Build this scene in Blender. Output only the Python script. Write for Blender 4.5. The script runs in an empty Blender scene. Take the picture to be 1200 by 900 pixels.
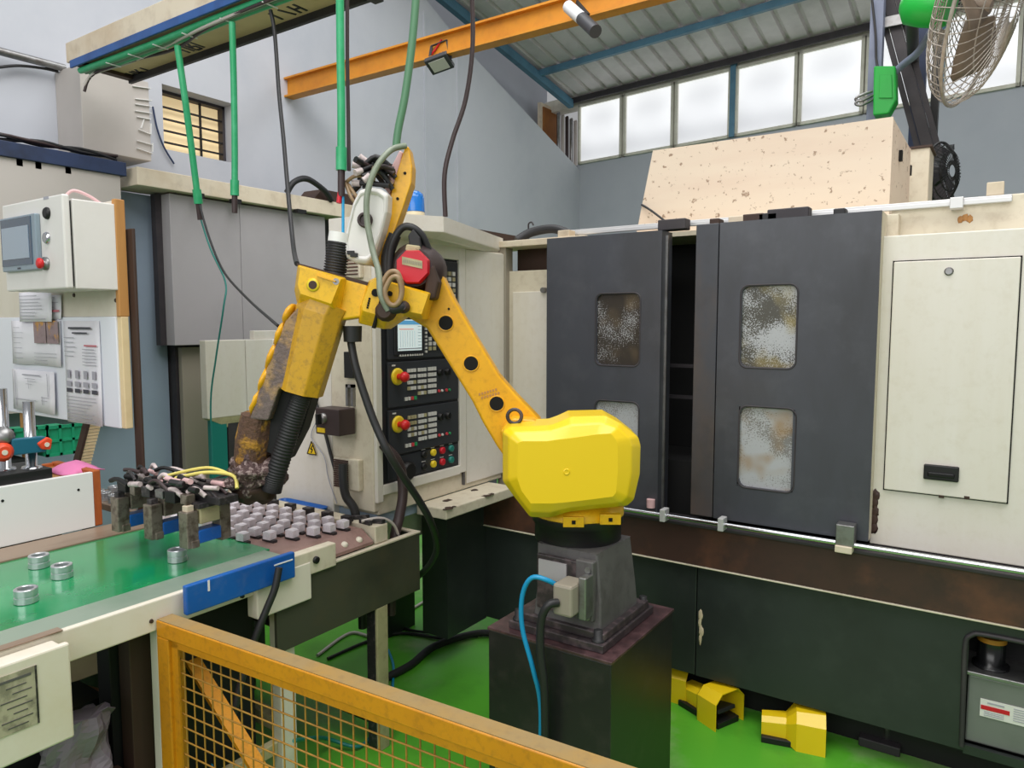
import bpy, math, random
from mathutils import Vector, Matrix, noise
random.seed(7)
S = bpy.context.scene
COL = S.collection

# ------------------------------------------------------------------ camera
FPX, PITCH, CAMH = 850.0, math.atan(72/850.0), 1.6
YAW = math.atan(578/850.0*math.cos(PITCH))
fw = Vector((-math.sin(YAW)*math.cos(PITCH), math.cos(YAW)*math.cos(PITCH), -math.sin(PITCH)))
rt = Vector((math.cos(YAW), math.sin(YAW), 0))
up = rt.cross(fw)
CP = Vector((0, 0, CAMH))
cd = bpy.data.cameras.new('camera'); cam = bpy.data.objects.new('camera', cd); COL.objects.link(cam)
cd.sensor_width = 36; cd.lens = FPX/1200*36; cd.clip_start = 0.02
m = Matrix((rt, up, -fw)).transposed().to_4x4(); m.translation = CP
cam.matrix_world = m
S.camera = cam

# ------------------------------------------------------------------ world and lights
w = bpy.data.worlds.new('world'); S.world = w; w.use_nodes = True
bg = w.node_tree.nodes['Background']; bg.inputs[0].default_value = (0.97, 0.98, 1.0, 1); bg.inputs[1].default_value = 0.40
def area(name, loc, size, power, col=(1, 1, 1), tgt=None, sy=None):
    l = bpy.data.lights.new(name, 'AREA'); l.shape = 'RECTANGLE'; l.size = size; l.size_y = sy or size; l.energy = power; l.color = col
    o = bpy.data.objects.new(name, l); COL.objects.link(o); o.location = loc
    d = (Vector(tgt) - Vector(loc)) if tgt else Vector((0, 0, -1))
    o.rotation_euler = d.to_track_quat('-Z', 'Y').to_euler()
    return o
area('assumed_skylight', (0.0, 0.8, 5.6), 4.5, 225, (1.0, 0.98, 0.955), (-1.2, 2.4, 0.8), 2.5)  # added area lamp overhead, stands in for an assumed, unseen skylight
area('assumed_skylight_side', (-2.4, 2.6, 5.7), 2.6, 120, (0.98, 0.99, 1.0))  # second added overhead lamp over the left side, its skylight only assumed
area('assumed_windows', (-.6, -3.2, 3.4), 6.0, 165, (1.0, 0.99, 0.985), (-1.6, 2.5, 1.2), 2.4)  # added area lamp behind the camera, lights front faces; windows there are assumed
area('back_wall_fill', (-1.2, 5.6, 4.85), 4.0, 70, (0.98, 0.99, 1.0), None, 1.2)  # added fill lamp below the roof sheet, brightens the back wall
S.view_settings.view_transform = 'Standard'; S.view_settings.look = 'None'
S.view_settings.exposure = -0.17; S.view_settings.gamma = 1; S.view_settings.use_curve_mapping = False

# ------------------------------------------------------------------ helpers
def ray(px, py): return fw + rt*((px-600)/FPX) - up*((py-450)/FPX)
def U(px, py, X=None, Y=None, Z=None):
    """a point of the place seen at photo position px, py on a known plane of the place"""
    d = ray(px, py)
    if X is not None: t = X/d.x
    elif Y is not None: t = Y/d.y
    else: t = (Z-CAMH)/d.z
    return CP + d*t
def V(*a): return Vector(a)

class MB:
    def __init__(s): s.v = []; s.f = []; s.sm = []; s.mi = []; s.cm = 0
    def add(s, vs, fs, smooth=False):
        b = len(s.v); s.v += [Vector(q) for q in vs]
        for f in fs: s.f.append([i+b for i in f]); s.sm.append(smooth); s.mi.append(s.cm)
        return s
    def mat(s, i): s.cm = i; return s
    def box(s, x0, x1, y0, y1, z0, z1):
        x0, x1 = min(x0, x1), max(x0, x1); y0, y1 = min(y0, y1), max(y0, y1); z0, z1 = min(z0, z1), max(z0, z1)
        vs = [(x0,y0,z0),(x1,y0,z0),(x1,y1,z0),(x0,y1,z0),(x0,y0,z1),(x1,y0,z1),(x1,y1,z1),(x0,y1,z1)]
        return s.add(vs, [(0,3,2,1),(4,5,6,7),(0,1,5,4),(1,2,6,5),(2,3,7,6),(3,0,4,7)])
    def obox(s, c, ax, ay, az, hx, hy, hz):
        c = Vector(c); ax = Vector(ax).normalized()*hx; ay = Vector(ay).normalized()*hy; az = Vector(az).normalized()*hz
        vs = [c+ax*i+ay*j+az*k for k in (-1, 1) for j in (-1, 1) for i in (-1, 1)]
        return s.add(vs, [(0,2,3,1),(4,5,7,6),(0,1,5,4),(1,3,7,5),(3,2,6,7),(2,0,4,6)])
    def bar(s, p, q, w, h, upv=(0,0,1)):
        p = Vector(p); q = Vector(q); d = (q-p); L = d.length; d.normalize()
        sd = d.cross(Vector(upv)); 
        if sd.length < 1e-4: sd = d.cross(Vector((1,0,0)))
        sd.normalize(); u2 = sd.cross(d)
        return s.obox((p+q)/2, d, sd, u2, L/2, w/2, h/2)
    def prism(s, pts, ext):
        pts = [Vector(p) for p in pts]; ext = Vector(ext); n = len(pts)
        nr = Vector((0,0,0))
        for i in range(n): nr += pts[i].cross(pts[(i+1) % n])
        if nr.dot(ext) > 0: pts = pts[::-1]
        vs = pts + [p+ext for p in pts]
        fs = [list(range(n)), list(range(2*n-1, n-1, -1))]
        for i in range(n): j = (i+1) % n; fs.append([j, i, n+i, n+j])
        return s.add(vs, fs)
    def loft(s, rings, caps=True, smooth=False):
        n = len(rings[0]); vs = [p for r in rings for p in r]; fs = []
        for k in range(len(rings)-1):
            for i in range(n):
                j = (i+1) % n; fs.append([k*n+i, k*n+j, (k+1)*n+j, (k+1)*n+i])
        s.add(vs, fs, smooth)
        if caps:
            s.add(rings[0], [list(range(n))[::-1]]); s.add(rings[-1], [list(range(n))])
        return s
    def lathe(s, c, ax, prof, n=20, smooth=True, caps=True):
        c = Vector(c); ax = Vector(ax).normalized(); a = ax.orthogonal().normalized(); b = ax.cross(a)
        rings = [[c+ax*h+(a*math.cos(2*math.pi*i/n)+b*math.sin(2*math.pi*i/n))*r for i in range(n)] for r, h in prof]
        return s.loft(rings, caps, smooth)
    def cyl(s, p, q, r, n=16, r2=None):
        p = Vector(p); q = Vector(q)
        return s.lathe(p, q-p, [(r, 0), (r2 if r2 else r, (q-p).length)], n)
    def tube(s, pts, r, n=8, sub=6, closed=False):
        pts = [Vector(p) for p in pts]
        if sub > 1 and len(pts) > 2:
            P = pts; out = []; m_ = len(P)
            for i in range(m_ if closed else m_-1):
                if closed: p0, p1, p2, p3 = P[i-1], P[i], P[(i+1) % m_], P[(i+2) % m_]
                else: p0, p1, p2, p3 = P[max(i-1, 0)], P[i], P[i+1], P[min(i+2, m_-1)]
                for k in range(sub):
                    t = k/sub; out.append(0.5*((2*p1)+(p2-p0)*t+(2*p0-5*p1+4*p2-p3)*t*t+(3*p1-p0-3*p2+p3)*t**3))
            if not closed: out.append(P[-1])
            pts = out
        d = (pts[1]-pts[0]).normalized(); a = d.orthogonal().normalized(); rings = []
        for i, p in enumerate(pts):
            if closed: t = (pts[(i+1) % len(pts)]-pts[i-1])
            else: t = pts[min(i+1, len(pts)-1)]-pts[max(i-1, 0)]
            if t.length < 1e-9: t = d
            t.normalize(); a = (a - t*a.dot(t)).normalized(); b = t.cross(a)
            rr = r(i/(len(pts)-1)) if callable(r) else r
            rings.append([p+(a*math.cos(2*math.pi*k/n)+b*math.sin(2*math.pi*k/n))*rr for k in range(n)])
        if closed: rings.append(rings[0])
        return s.loft(rings, not closed, True)
    def ball(s, c, rx, ry=None, rz=None, n=12, m_=8, axes=None, nz=0, seed=0):
        c = Vector(c); ry = ry or rx; rz = rz or rx; rings = []
        ax = axes or (V(1,0,0), V(0,1,0), V(0,0,1))
        for k in range(m_+1):
            th = math.pi*(k+.0001)/(m_+.0002); ring = []
            for i in range(n):
                ph = 2*math.pi*i/n
                d = V(math.sin(th)*math.cos(ph), math.sin(th)*math.sin(ph), -math.cos(th))
                f = 1 + nz*noise.noise(d*2.3+V(seed*3.1, seed, 0)) if nz else 1
                ring.append(c+(ax[0]*d.x*rx+ax[1]*d.y*ry+ax[2]*d.z*rz)*f)
            rings.append(ring)
        return s.loft(rings, False, True)
    def quad(s, a, b, c, d): return s.add([a, b, c, d], [(0,1,2,3)])
    def build(s, name, mat, parent=None, bevel=0, seg=2, ang=35, soft=False):
        me = bpy.data.meshes.new(name); o = bpy.data.objects.new(name, me); COL.objects.link(o)
        vs = s.v
        if parent is not None: base = Vector(parent['_b'])
        else:
            xs = [v.x for v in vs]; ys = [v.y for v in vs]; zs = [v.z for v in vs]
            base = V((min(xs)+max(xs))/2, (min(ys)+max(ys))/2, min(zs))
        me.from_pydata([v-base for v in vs], [], s.f)
        me.polygons.foreach_set('use_smooth', s.sm); me.polygons.foreach_set('material_index', s.mi)
        for q in (mat if isinstance(mat, (list, tuple)) else [mat]): me.materials.append(M[q])
        me.update()
        if parent is not None: o.parent = parent; o['_b'] = list(base)
        else: o.location = base; o['_b'] = list(base)
        if bevel:
            b = o.modifiers.new('bevel', 'BEVEL'); b.width = bevel; b.segments = seg; b.limit_method = 'ANGLE'; b.angle_limit = math.radians(ang)
        if soft:
            me.polygons.foreach_set('use_smooth', [True]*len(me.polygons)); wn = o.modifiers.new('wn', 'WEIGHTED_NORMAL'); wn.keep_sharp = False; wn.weight = 100
        return o

def tag(o, label, cat, group=None, kind=None):
    if label: o['label'] = label
    if cat: o['category'] = cat
    if group: o['group'] = group
    if kind: o['kind'] = kind
    return o
def struct(o, label=None):
    o['kind'] = 'structure'
    if label: o['label'] = label
    return o
def thing(name, label, cat, loc, group=None):
    o = bpy.data.objects.new(name, None); COL.objects.link(o); o.location = loc; o['_b'] = list(loc); o.empty_display_size = 0.1
    return tag(o, label, cat, group)
def lab(o, t): o['label'] = t; return o
def shared_copy(src, name, parent, delta):
    """a copy sharing mesh data, moved by delta inside the same parent"""
    c = src.copy(); COL.objects.link(c); c.name = name; c.parent = parent; c.location = Vector(src.location)+Vector(delta)
    return c

# ------------------------------------------------------------------ materials
M = {}
def lin(c):
    c = [x/255 for x in c]
    return tuple(x/12.92 if x <= .04045 else ((x+.055)/1.055)**2.4 for x in c) + (1,)
def mat(name, col, rough=.5, metal=0, dirt=None, amt=.4, scale=6, stretch=(1,1,1), spec=.5, bump=0, bscale=60, coat=0, fine=None, famt=.3, fscale=60, lo=.45, hi=.7, flo=.50, fhi=.74, trans=0, emit=None, estr=0, rdirt=None):
    mt = bpy.data.materials.new(name); mt.use_nodes = True; nt = mt.node_tree; b = nt.nodes['Principled BSDF']
    b.inputs['Roughness'].default_value = rough; b.inputs['Metallic'].default_value = metal; b.inputs['Specular IOR Level'].default_value = spec
    if coat: b.inputs['Coat Weight'].default_value = coat; b.inputs['Coat Roughness'].default_value = .12
    if trans: b.inputs['Transmission Weight'].default_value = trans
    if emit: b.inputs['Emission Color'].default_value = lin(emit); b.inputs['Emission Strength'].default_value = estr
    base = lin(col); b.inputs['Base Color'].default_value = base
    tc = nt.nodes.new('ShaderNodeTexCoord')
    def nz(sc, st, det=6):
        mp = nt.nodes.new('ShaderNodeMapping'); mp.inputs['Scale'].default_value = st; nt.links.new(tc.outputs['Object'], mp.inputs[0])
        n = nt.nodes.new('ShaderNodeTexNoise'); n.inputs['Scale'].default_value = sc; n.inputs['Detail'].default_value = det; n.inputs['Roughness'].default_value = .62
        nt.links.new(mp.outputs[0], n.inputs['Vector']); return n
    last = None
    def mixin(colr, n, a, l, h):
        nonlocal last
        r = nt.nodes.new('ShaderNodeMapRange'); r.inputs[1].default_value = l; r.inputs[2].default_value = h; r.inputs[4].default_value = a
        nt.links.new(n.outputs[0], r.inputs[0])
        x = nt.nodes.new('ShaderNodeMix'); x.data_type = 'RGBA'
        nt.links.new(r.outputs[0], x.inputs[0]); x.inputs[7].default_value = lin(colr)
        if last: nt.links.new(last, x.inputs[6])
        else: x.inputs[6].default_value = base
        last = x.outputs[2]; nt.links.new(last, b.inputs['Base Color'])
        return r
    if dirt:
        r = mixin(dirt, nz(scale, stretch), amt, lo, hi)
        if rdirt is not None:
            q = nt.nodes.new('ShaderNodeMapRange'); q.inputs[3].default_value = rough; q.inputs[4].default_value = rdirt
            nt.links.new(r.outputs[0], q.inputs[0]); nt.links.new(q.outputs[0], b.inputs['Roughness'])
    if fine: mixin(fine, nz(fscale, (1,1,1), 5), famt, flo, fhi)
    if bump:
        n = nz(bscale, (1,1,1), 4); bp = nt.nodes.new('ShaderNodeBump'); bp.inputs['Strength'].default_value = bump; bp.inputs['Distance'].default_value = .01
        nt.links.new(n.outputs[0], bp.inputs['Height']); nt.links.new(bp.outputs[0], b.inputs['Normal'])
    M[name] = mt; return mt
VS = (1, 1, .12)      # vertical streaks
mat('wall_paint', (184,187,194), .75, dirt=(160,165,176), amt=.5, scale=.9, fine=(150,158,172), famt=.12, fscale=3.5, bump=.06, bscale=14)
mat('wall_paint_shaded', (168,172,180), .75, dirt=(148,154,164), amt=.5, scale=.8, bump=.05, bscale=10)  # the side wall's paint, darkened for the backlit shade under the windows
mat('wall_pale', (196,200,206), .7, dirt=(176,180,186), amt=.5, scale=1.5)
mat('floor_green', (84,166,44), .4, dirt=(160,176,132), amt=.85, scale=1.3, lo=.50, hi=.66, fine=(56,116,32), famt=.5, fscale=5, rdirt=.55)
mat('roof_sheet', (208,200,202), .5, dirt=(172,164,166), amt=.6, scale=2.0)
mat('roof_blue', (84,126,150), .5, dirt=(60,90,110), amt=.5, scale=5)
mat('frame_cream', (205,203,190), .6, dirt=(160,155,138), amt=.4, scale=8)
mat('cream', (222,217,208), .42, dirt=(204,194,170), amt=.45, scale=3.2, stretch=VS, fine=(180,166,136), famt=.15, fscale=30, coat=.1)
mat('cream_old', (212,203,182), .55, dirt=(176,152,120), amt=.4, scale=2.4, stretch=(1,1,.3), lo=.48, hi=.8, fine=(150,126,96), famt=.3, fscale=26)
mat('cream_hood', (222,206,186), .6, dirt=(200,164,146), amt=.6, scale=1.3, stretch=(.35,1,2.2), lo=.45, hi=.8, fine=(130,100,74), famt=.8, fscale=36, flo=.61, fhi=.66)
mat('cream_chipped', (216,210,188), .5, dirt=(62,50,42), amt=1, scale=16, lo=.62, hi=.66, fine=(170,150,110), famt=.3, fscale=30)
mat('door_grey', (66,68,76), .42, dirt=(50,50,53), amt=.7, scale=2.6, stretch=(1,1,.35), fine=(96,98,104), famt=.25, fscale=7, coat=.08, rdirt=.6)
mat('door_worn', (62,64,71), .45, dirt=(104,78,48), amt=.45, scale=2.4, stretch=(1,1,.4), lo=.5, hi=.75, fine=(40,40,42), famt=.4, fscale=8)
mat('skirt_green', (44,49,48), .38, dirt=(34,37,36), amt=.7, scale=2.5, fine=(66,72,68), famt=.25, fscale=9)
mat('ledge_brown', (66,44,38), .5, dirt=(118,74,52), amt=.8, scale=3.2, lo=.5, hi=.75, fine=(40,34,32), famt=.5, fscale=10)
mat('steel', (196,198,202), .22, metal=1)
mat('steel_dull', (150,150,150), .42, metal=.9, dirt=(92,80,72), amt=.5, scale=20)
mat('steel_white', (205,205,205), .4, metal=.3)
mat('black', (16,16,17), .5)
mat('black_gloss', (22,22,24), .25)
mat('rubber', (30,30,32), .55)
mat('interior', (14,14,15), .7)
mat('hole', (8,7,6), .9)
mat('yellow', (240,204,24), .35, coat=.2, dirt=(236,198,18), amt=.5, scale=3)
mat('yellow_arm', (232,172,14), .4, coat=.12, dirt=(216,152,18), amt=.5, scale=3.5, fine=(150,100,24), famt=.3, fscale=50)
mat('yellow_elbow', (236,184,18), .4, coat=.12, dirt=(214,162,24), amt=.5, scale=4, fine=(120,84,30), famt=.35, fscale=55)
mat('forearm', (210,160,28), .45, dirt=(166,128,54), amt=.7, scale=3, stretch=(1,1,.4), lo=.4, hi=.75, fine=(96,72,52), famt=.5, fscale=60)
mat('forearm_caked', (112,98,94), .7, dirt=(176,142,96), amt=.9, scale=16, lo=.48, hi=.64, fine=(70,58,58), famt=.6, fscale=70, bump=.5, bscale=90)
mat('caked', (92,66,50), .75, dirt=(186,136,40), amt=.85, scale=20, lo=.5, hi=.62, fine=(48,34,32), famt=.7, fscale=70, bump=.8, bscale=80)
mat('chips', (96,76,74), .45, metal=.4, dirt=(196,176,170), amt=.8, scale=60, lo=.52, hi=.6, fine=(44,34,34), famt=.7, fscale=90, bump=1, bscale=120)
mat('fence_yellow', (206,138,16), .42, dirt=(186,116,20), amt=.5, scale=4, fine=(110,74,30), famt=.35, fscale=60, coat=.1)
mat('fence_dust', (150,126,82), .7, dirt=(168,128,52), amt=.6, scale=7, fine=(120,100,70), famt=.4, fscale=40)
mat('mesh_wire', (176,130,52), .5, dirt=(120,82,40), amt=.6, scale=30)
mat('pedestal', (32,31,33), .38, dirt=(26,26,28), amt=.7, scale=4, fine=(70,62,62), famt=.35, fscale=12)
mat('pedestal_oily', (62,44,46), .3, dirt=(96,70,72), amt=.8, scale=12, lo=.45, hi=.62, fine=(34,28,30), famt=.5, fscale=40)
mat('cast_grey', (92,90,90), .5, dirt=(64,60,60), amt=.7, scale=6, fine=(50,46,46), famt=.4, fscale=26)
mat('plate_dark', (54,48,50), .38, dirt=(96,82,84), amt=.7, scale=24, lo=.48, hi=.62)
mat('belt', (18,142,84), .16, dirt=(12,112,66), amt=.7, scale=3.0, stretch=(1,.5,1), coat=.4, fine=(60,170,110), famt=.3, fscale=5)
mat('belt_edge', (146,162,146), .35, metal=.2, dirt=(110,140,118), amt=.6, scale=4)
mat('rail_tan', (150,130,112), .4, metal=.2, dirt=(100,76,58), amt=.7, scale=5, stretch=(1,.3,1))
mat('blue_paint', (20,92,172), .4, dirt=(14,66,140), amt=.6, scale=6, fine=(140,160,190), famt=.12, fscale=24)
mat('blue_beam', (38,84,148), .5, dirt=(24,52,100), amt=.6, scale=6)
mat('navy', (38,54,88), .55, dirt=(22,30,48), amt=.7, scale=6)
mat('beige', (206,182,138), .6, dirt=(176,150,104), amt=.5, scale=4)
mat('beam_cream', (214,202,180), .65, dirt=(180,152,116), amt=.6, scale=2.5, fine=(120,96,72), famt=.25, fscale=12)
mat('grey_panel', (168,164,166), .55, dirt=(152,148,150), amt=.5, scale=1.5)
mat('grey_panel_warm', (184,178,172), .6, dirt=(166,160,154), amt=.5, scale=1.6)
mat('blue_grey', (150,166,184), .6, dirt=(136,152,172), amt=.5, scale=2)
mat('orange_beam', (204,134,30), .5, dirt=(178,108,24), amt=.6, scale=4, fine=(120,76,30), famt=.2, fscale=20)
mat('board_brown', (150,92,30), .6, dirt=(110,64,24), amt=.6, scale=5)  # brown of the boarded window pane
mat('hose_green', (40,160,104), .4, dirt=(84,186,140), amt=.5, scale=12)
mat('hose_olive', (84,128,96), .45)
mat('hose_grey', (128,138,120), .4, dirt=(96,100,84), amt=.5, scale=20)
mat('hose_tan', (150,124,92), .4, dirt=(110,84,60), amt=.6, scale=20)
mat('hose_blue', (24,146,196), .35)
mat('hose_teal', (24,120,110), .45)
mat('cable', (34,34,36), .5)
mat('cable_brown', (56,42,42), .5)
mat('cable_pale', (190,182,176), .5)
mat('white_plastic', (232,232,230), .4)
mat('hmi_case', (222,220,216), .45, dirt=(206,202,196), amt=.4, scale=4)
mat('hmi_bezel', (146,162,174), .35, metal=.3)
mat('red', (196,20,40), .4)
mat('red_btn', (206,30,34), .35)
mat('amber', (230,200,40), .4)
mat('paper', (228,228,234), .7)
mat('print_grey', (164,164,174), .7)
mat('print_dark', (70,70,80), .7)
mat('print_red', (196,110,120), .7)
mat('photo_print', (150,130,132), .6, dirt=(206,150,60), amt=.9, scale=14, lo=.55, hi=.62, fine=(90,74,80), famt=.7, fscale=30)
mat('board_white', (226,230,238), .5)
mat('board_face', (214,208,194), .6, dirt=(190,180,160), amt=.4, scale=5)
mat('wood', (186,134,74), .6, dirt=(136,88,42), amt=.7, scale=10, stretch=(1,1,.1))
mat('wood_pale', (226,204,160), .65, dirt=(196,168,120), amt=.5, scale=5)
mat('wood_dark', (62,42,32), .65, dirt=(48,32,24), amt=.7, scale=8, stretch=(1,1,.15))
mat('wood_red', (178,92,38), .6, dirt=(130,60,24), amt=.7, scale=14, stretch=(1,1,.3))
mat('cardboard', (196,146,106), .8)
mat('cabinet_ivory', (224,217,202), .45, dirt=(204,190,156), amt=.5, scale=4)
mat('plate_old', (176,170,146), .5, dirt=(120,116,100), amt=.8, scale=18, lo=.48, hi=.6)
mat('bag', (138,130,140), .35, dirt=(110,102,112), amt=.6, scale=10, trans=.25)
mat('teal', (24,98,122), .45)
mat('orange_red', (224,74,38), .45)
mat('crate_green', (30,168,122), .5)
mat('pink', (226,130,180), .8)
mat('orange_cloth', (240,160,30), .7)
mat('green_fan', (22,170,60), .4)
mat('fan_wire', (176,168,158), .4, metal=.5, dirt=(130,112,92), amt=.6, scale=30)
mat('fan_blade', (128,112,96), .5)
mat('post_blue', (122,130,152), .55, dirt=(96,102,122), amt=.5, scale=5)
mat('post_dark', (50,46,50), .6, dirt=(72,66,68), amt=.5, scale=6)
mat('lamp_glass', (186,186,180), .3)
mat('lamp_body', (52,52,56), .5)
mat('lamp_white', (214,214,216), .45)
mat('beacon_blue', (20,120,210), .25, coat=.4)
mat('beacon_base', (236,222,186), .5)
mat('panel_black', (34,36,40), .4, dirt=(26,28,30), amt=.5, scale=5)
mat('panel_black2', (46,49,54), .4)
mat('key_white', (206,204,200), .5)
mat('key_red', (200,60,70), .5)
mat('key_green', (40,150,90), .5)
mat('screen', (200,214,216), .3, emit=(206,222,222), estr=.55)
mat('screen_blue', (90,150,190), .3, emit=(80,150,196), estr=.5)
mat('screen_red', (210,150,140), .3, emit=(214,150,140), estr=.45)
mat('hmi_screen', (150,166,184), .12, dirt=(146,160,178), amt=.5, scale=4, coat=.5)
mat('hmi_screen_dark', (58,80,104), .15, coat=.5)
mat('sticker_yellow', (240,200,30), .5)
mat('pallet', (150,120,112), .5, dirt=(112,84,76), amt=.6, scale=12)
mat('part_metal', (206,208,212), .3, metal=.75)
mat('part_cast', (228,222,228), .42, metal=.1, dirt=(180,172,178), amt=.5, scale=60)
mat('button_white', (222,214,196), .5)
mat('grip_metal', (140,130,118), .38, metal=.6, dirt=(70,54,44), amt=.7, scale=34, lo=.46, hi=.62)
mat('grip_cream', (176,168,130), .5, dirt=(120,104,80), amt=.5, scale=20)
mat('grip_black', (40,38,40), .45, dirt=(90,82,84), amt=.6, scale=50, lo=.52, hi=.62)
mat('tube_pale', (206,192,190), .45, dirt=(120,100,100), amt=.6, scale=40)
mat('tube_pink', (214,176,176), .45)
mat('tube_yellow', (220,206,110), .4)
mat('tank_grey', (120,122,120), .45, metal=.2, dirt=(100,104,100), amt=.5, scale=6)
mat('label_white', (220,218,214), .6)
mat('bronze', (170,112,30), .5)
mat('drip_olive', (72,73,60), .42, dirt=(52,54,46), amt=.7, scale=4, fine=(92,80,54), famt=.3, fscale=7)
mat('silver_side', (150,142,128), .5)

def pane_material():
    """frosted factory glazing: daylight shows through the obscured glass"""
    mt = bpy.data.materials.new('frosted_glass'); mt.use_nodes = True; nt = mt.node_tree; nt.nodes.clear()
    out = nt.nodes.new('ShaderNodeOutputMaterial'); tr = nt.nodes.new('ShaderNodeBsdfTranslucent'); gl = nt.nodes.new('ShaderNodeBsdfGlossy')
    em = nt.nodes.new('ShaderNodeEmission'); ad = nt.nodes.new('ShaderNodeAddShader')
    mx = nt.nodes.new('ShaderNodeMixShader'); mx.inputs[0].default_value = .08; gl.inputs['Roughness'].default_value = .3
    tc = nt.nodes.new('ShaderNodeTexCoord'); mp = nt.nodes.new('ShaderNodeMapping'); mp.inputs['Scale'].default_value = (.5, .5, .9)
    n = nt.nodes.new('ShaderNodeTexNoise'); n.inputs['Scale'].default_value = 1.5; n.inputs['Detail'].default_value = 1
    r = nt.nodes.new('ShaderNodeValToRGB'); r.color_ramp.elements[0].position = .28; r.color_ramp.elements[0].color = (.58, .59, .61, 1); r.color_ramp.elements[1].position = .52; r.color_ramp.elements[1].color = (.96, .97, .98, 1)
    nt.links.new(tc.outputs['Object'], mp.inputs[0]); nt.links.new(mp.outputs[0], n.inputs['Vector']); nt.links.new(n.outputs[0], r.inputs[0])
    nt.links.new(r.outputs[0], tr.inputs[0]); nt.links.new(r.outputs[0], em.inputs[0]); em.inputs[1].default_value = .42
    nt.links.new(tr.outputs[0], mx.inputs[1]); nt.links.new(gl.outputs[0], mx.inputs[2])
    nt.links.new(mx.outputs[0], ad.inputs[0]); nt.links.new(em.outputs[0], ad.inputs[1]); nt.links.new(ad.outputs[0], out.inputs[0])
    M['frosted_glass'] = mt
pane_material()
def grime_glass(name, spots, ochre, thr, sc, ochre_amt):
    """machine door window: scratched glass splashed with dried coolant"""
    mt = bpy.data.materials.new(name); mt.use_nodes = True; nt = mt.node_tree; b = nt.nodes['Principled BSDF']; b.inputs['Roughness'].default_value = .3
    tc = nt.nodes.new('ShaderNodeTexCoord')
    n1 = nt.nodes.new('ShaderNodeTexNoise'); n1.inputs['Scale'].default_value = sc; n1.inputs['Detail'].default_value = 5
    n2 = nt.nodes.new('ShaderNodeTexNoise'); n2.inputs['Scale'].default_value = 210; n2.inputs['Detail'].default_value = 3
    n3 = nt.nodes.new('ShaderNodeTexNoise'); n3.inputs['Scale'].default_value = 7
    for n in (n1, n2, n3): nt.links.new(tc.outputs['Object'], n.inputs['Vector'])
    add = nt.nodes.new('ShaderNodeMath'); add.operation = 'MULTIPLY_ADD'; add.inputs[1].default_value = .9; nt.links.new(n2.outputs[0], add.inputs[0]); nt.links.new(n1.outputs[0], add.inputs[2])
    r = nt.nodes.new('ShaderNodeMapRange'); r.inputs[1].default_value = thr; r.inputs[2].default_value = thr+.08; nt.links.new(add.outputs[0], r.inputs[0])
    x = nt.nodes.new('ShaderNodeMix'); x.data_type = 'RGBA'; x.inputs[6].default_value = lin((172,174,178)); x.inputs[7].default_value = lin(spots); nt.links.new(r.outputs[0], x.inputs[0])
    r2 = nt.nodes.new('ShaderNodeMapRange'); r2.inputs[1].default_value = .5; r2.inputs[2].default_value = .68; r2.inputs[4].default_value = ochre_amt; nt.links.new(n3.outputs[0], r2.inputs[0])
    y = nt.nodes.new('ShaderNodeMix'); y.data_type = 'RGBA'; y.inputs[7].default_value = lin(ochre); nt.links.new(r2.outputs[0], y.inputs[0]); nt.links.new(x.outputs[2], y.inputs[6])
    nt.links.new(y.outputs[2], b.inputs['Base Color']); M[name] = mt
grime_glass('glass_dark', (58,52,46), (120,104,80), .83, 6, .45)
grime_glass('glass_ochre', (74,72,64), (156,140,84), .88, 6, .7)
grime_glass('glass_amber', (124,122,120), (146,112,56), 1.0, 8, .75)

# ================================================================== SETTING
struct(MB().box(-5.2, 2.6, -1.2, 9.2, -.12, 0).build('floor', 'floor_green'), 'green painted factory floor with worn patches')
WX = -4.8
def wpt(y, z): return V(WX, y, z)
wl = MB()
for poly in ([(-1.2,0),(2.86,0),(2.86,5.95),(-1.2,7.2)], [(2.86,0),(3.42,0),(3.42,2.78),(2.86,2.78)], [(2.86,3.21),(3.42,3.21),(3.42,5.7),(2.86,5.95)],
             [(3.42,0),(8.78,0),(8.78,3.60),(6.14,4.485),(5.6,4.72),(3.42,5.7)]):
    wl.prism([wpt(*q) for q in poly], (-.22, 0, 0))
wall_left = struct(wl.build('wall_left', 'wall_paint'), 'pale blue grey plastered side wall')
seams = MB()
for px in (498, 536): 
    p = U(px, 150, X=WX)
    seams.box(WX, WX+.012, p.y-.012, p.y+.012, 1.9, 4.6)
seams.build('conduit', 'wall_paint', wall_left)
# back wall, a little askew to the machines
BY, BS = 8.70, -.13
def bp(px, py):
    d = ray(px, py); t = (BY+BS*4.8)/(d.y-BS*d.x)
    return CP + d*t
def bx(x, z, out=0.0): return V(x, BY+BS*(x+4.8)-out, z)
SILL, HEAD = 3.70, 4.47
bd = V(1, BS, 0).normalized(); bn = V(BS, -1, 0).normalized()
wb = MB()
wb.prism([bx(-4.86,0), bx(2.6,0), bx(2.6,SILL), bx(-4.86,SILL)], -bn*.2)
wall_back = struct(wb.build('wall_back', 'wall_paint_shaded'), 'blue grey back wall below the strip of windows')
struct(MB().prism([bx(-5.4,HEAD), bx(2.6,HEAD), bx(2.6,4.62), bx(-5.4,4.62)], -bn*.2).build('trim_1', 'frame_cream'))
edges = [(678,729),(731,789),(791,856),(861,933),(935,1011),(1013,1100),(1102,1195),(1197,1262)]
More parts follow.
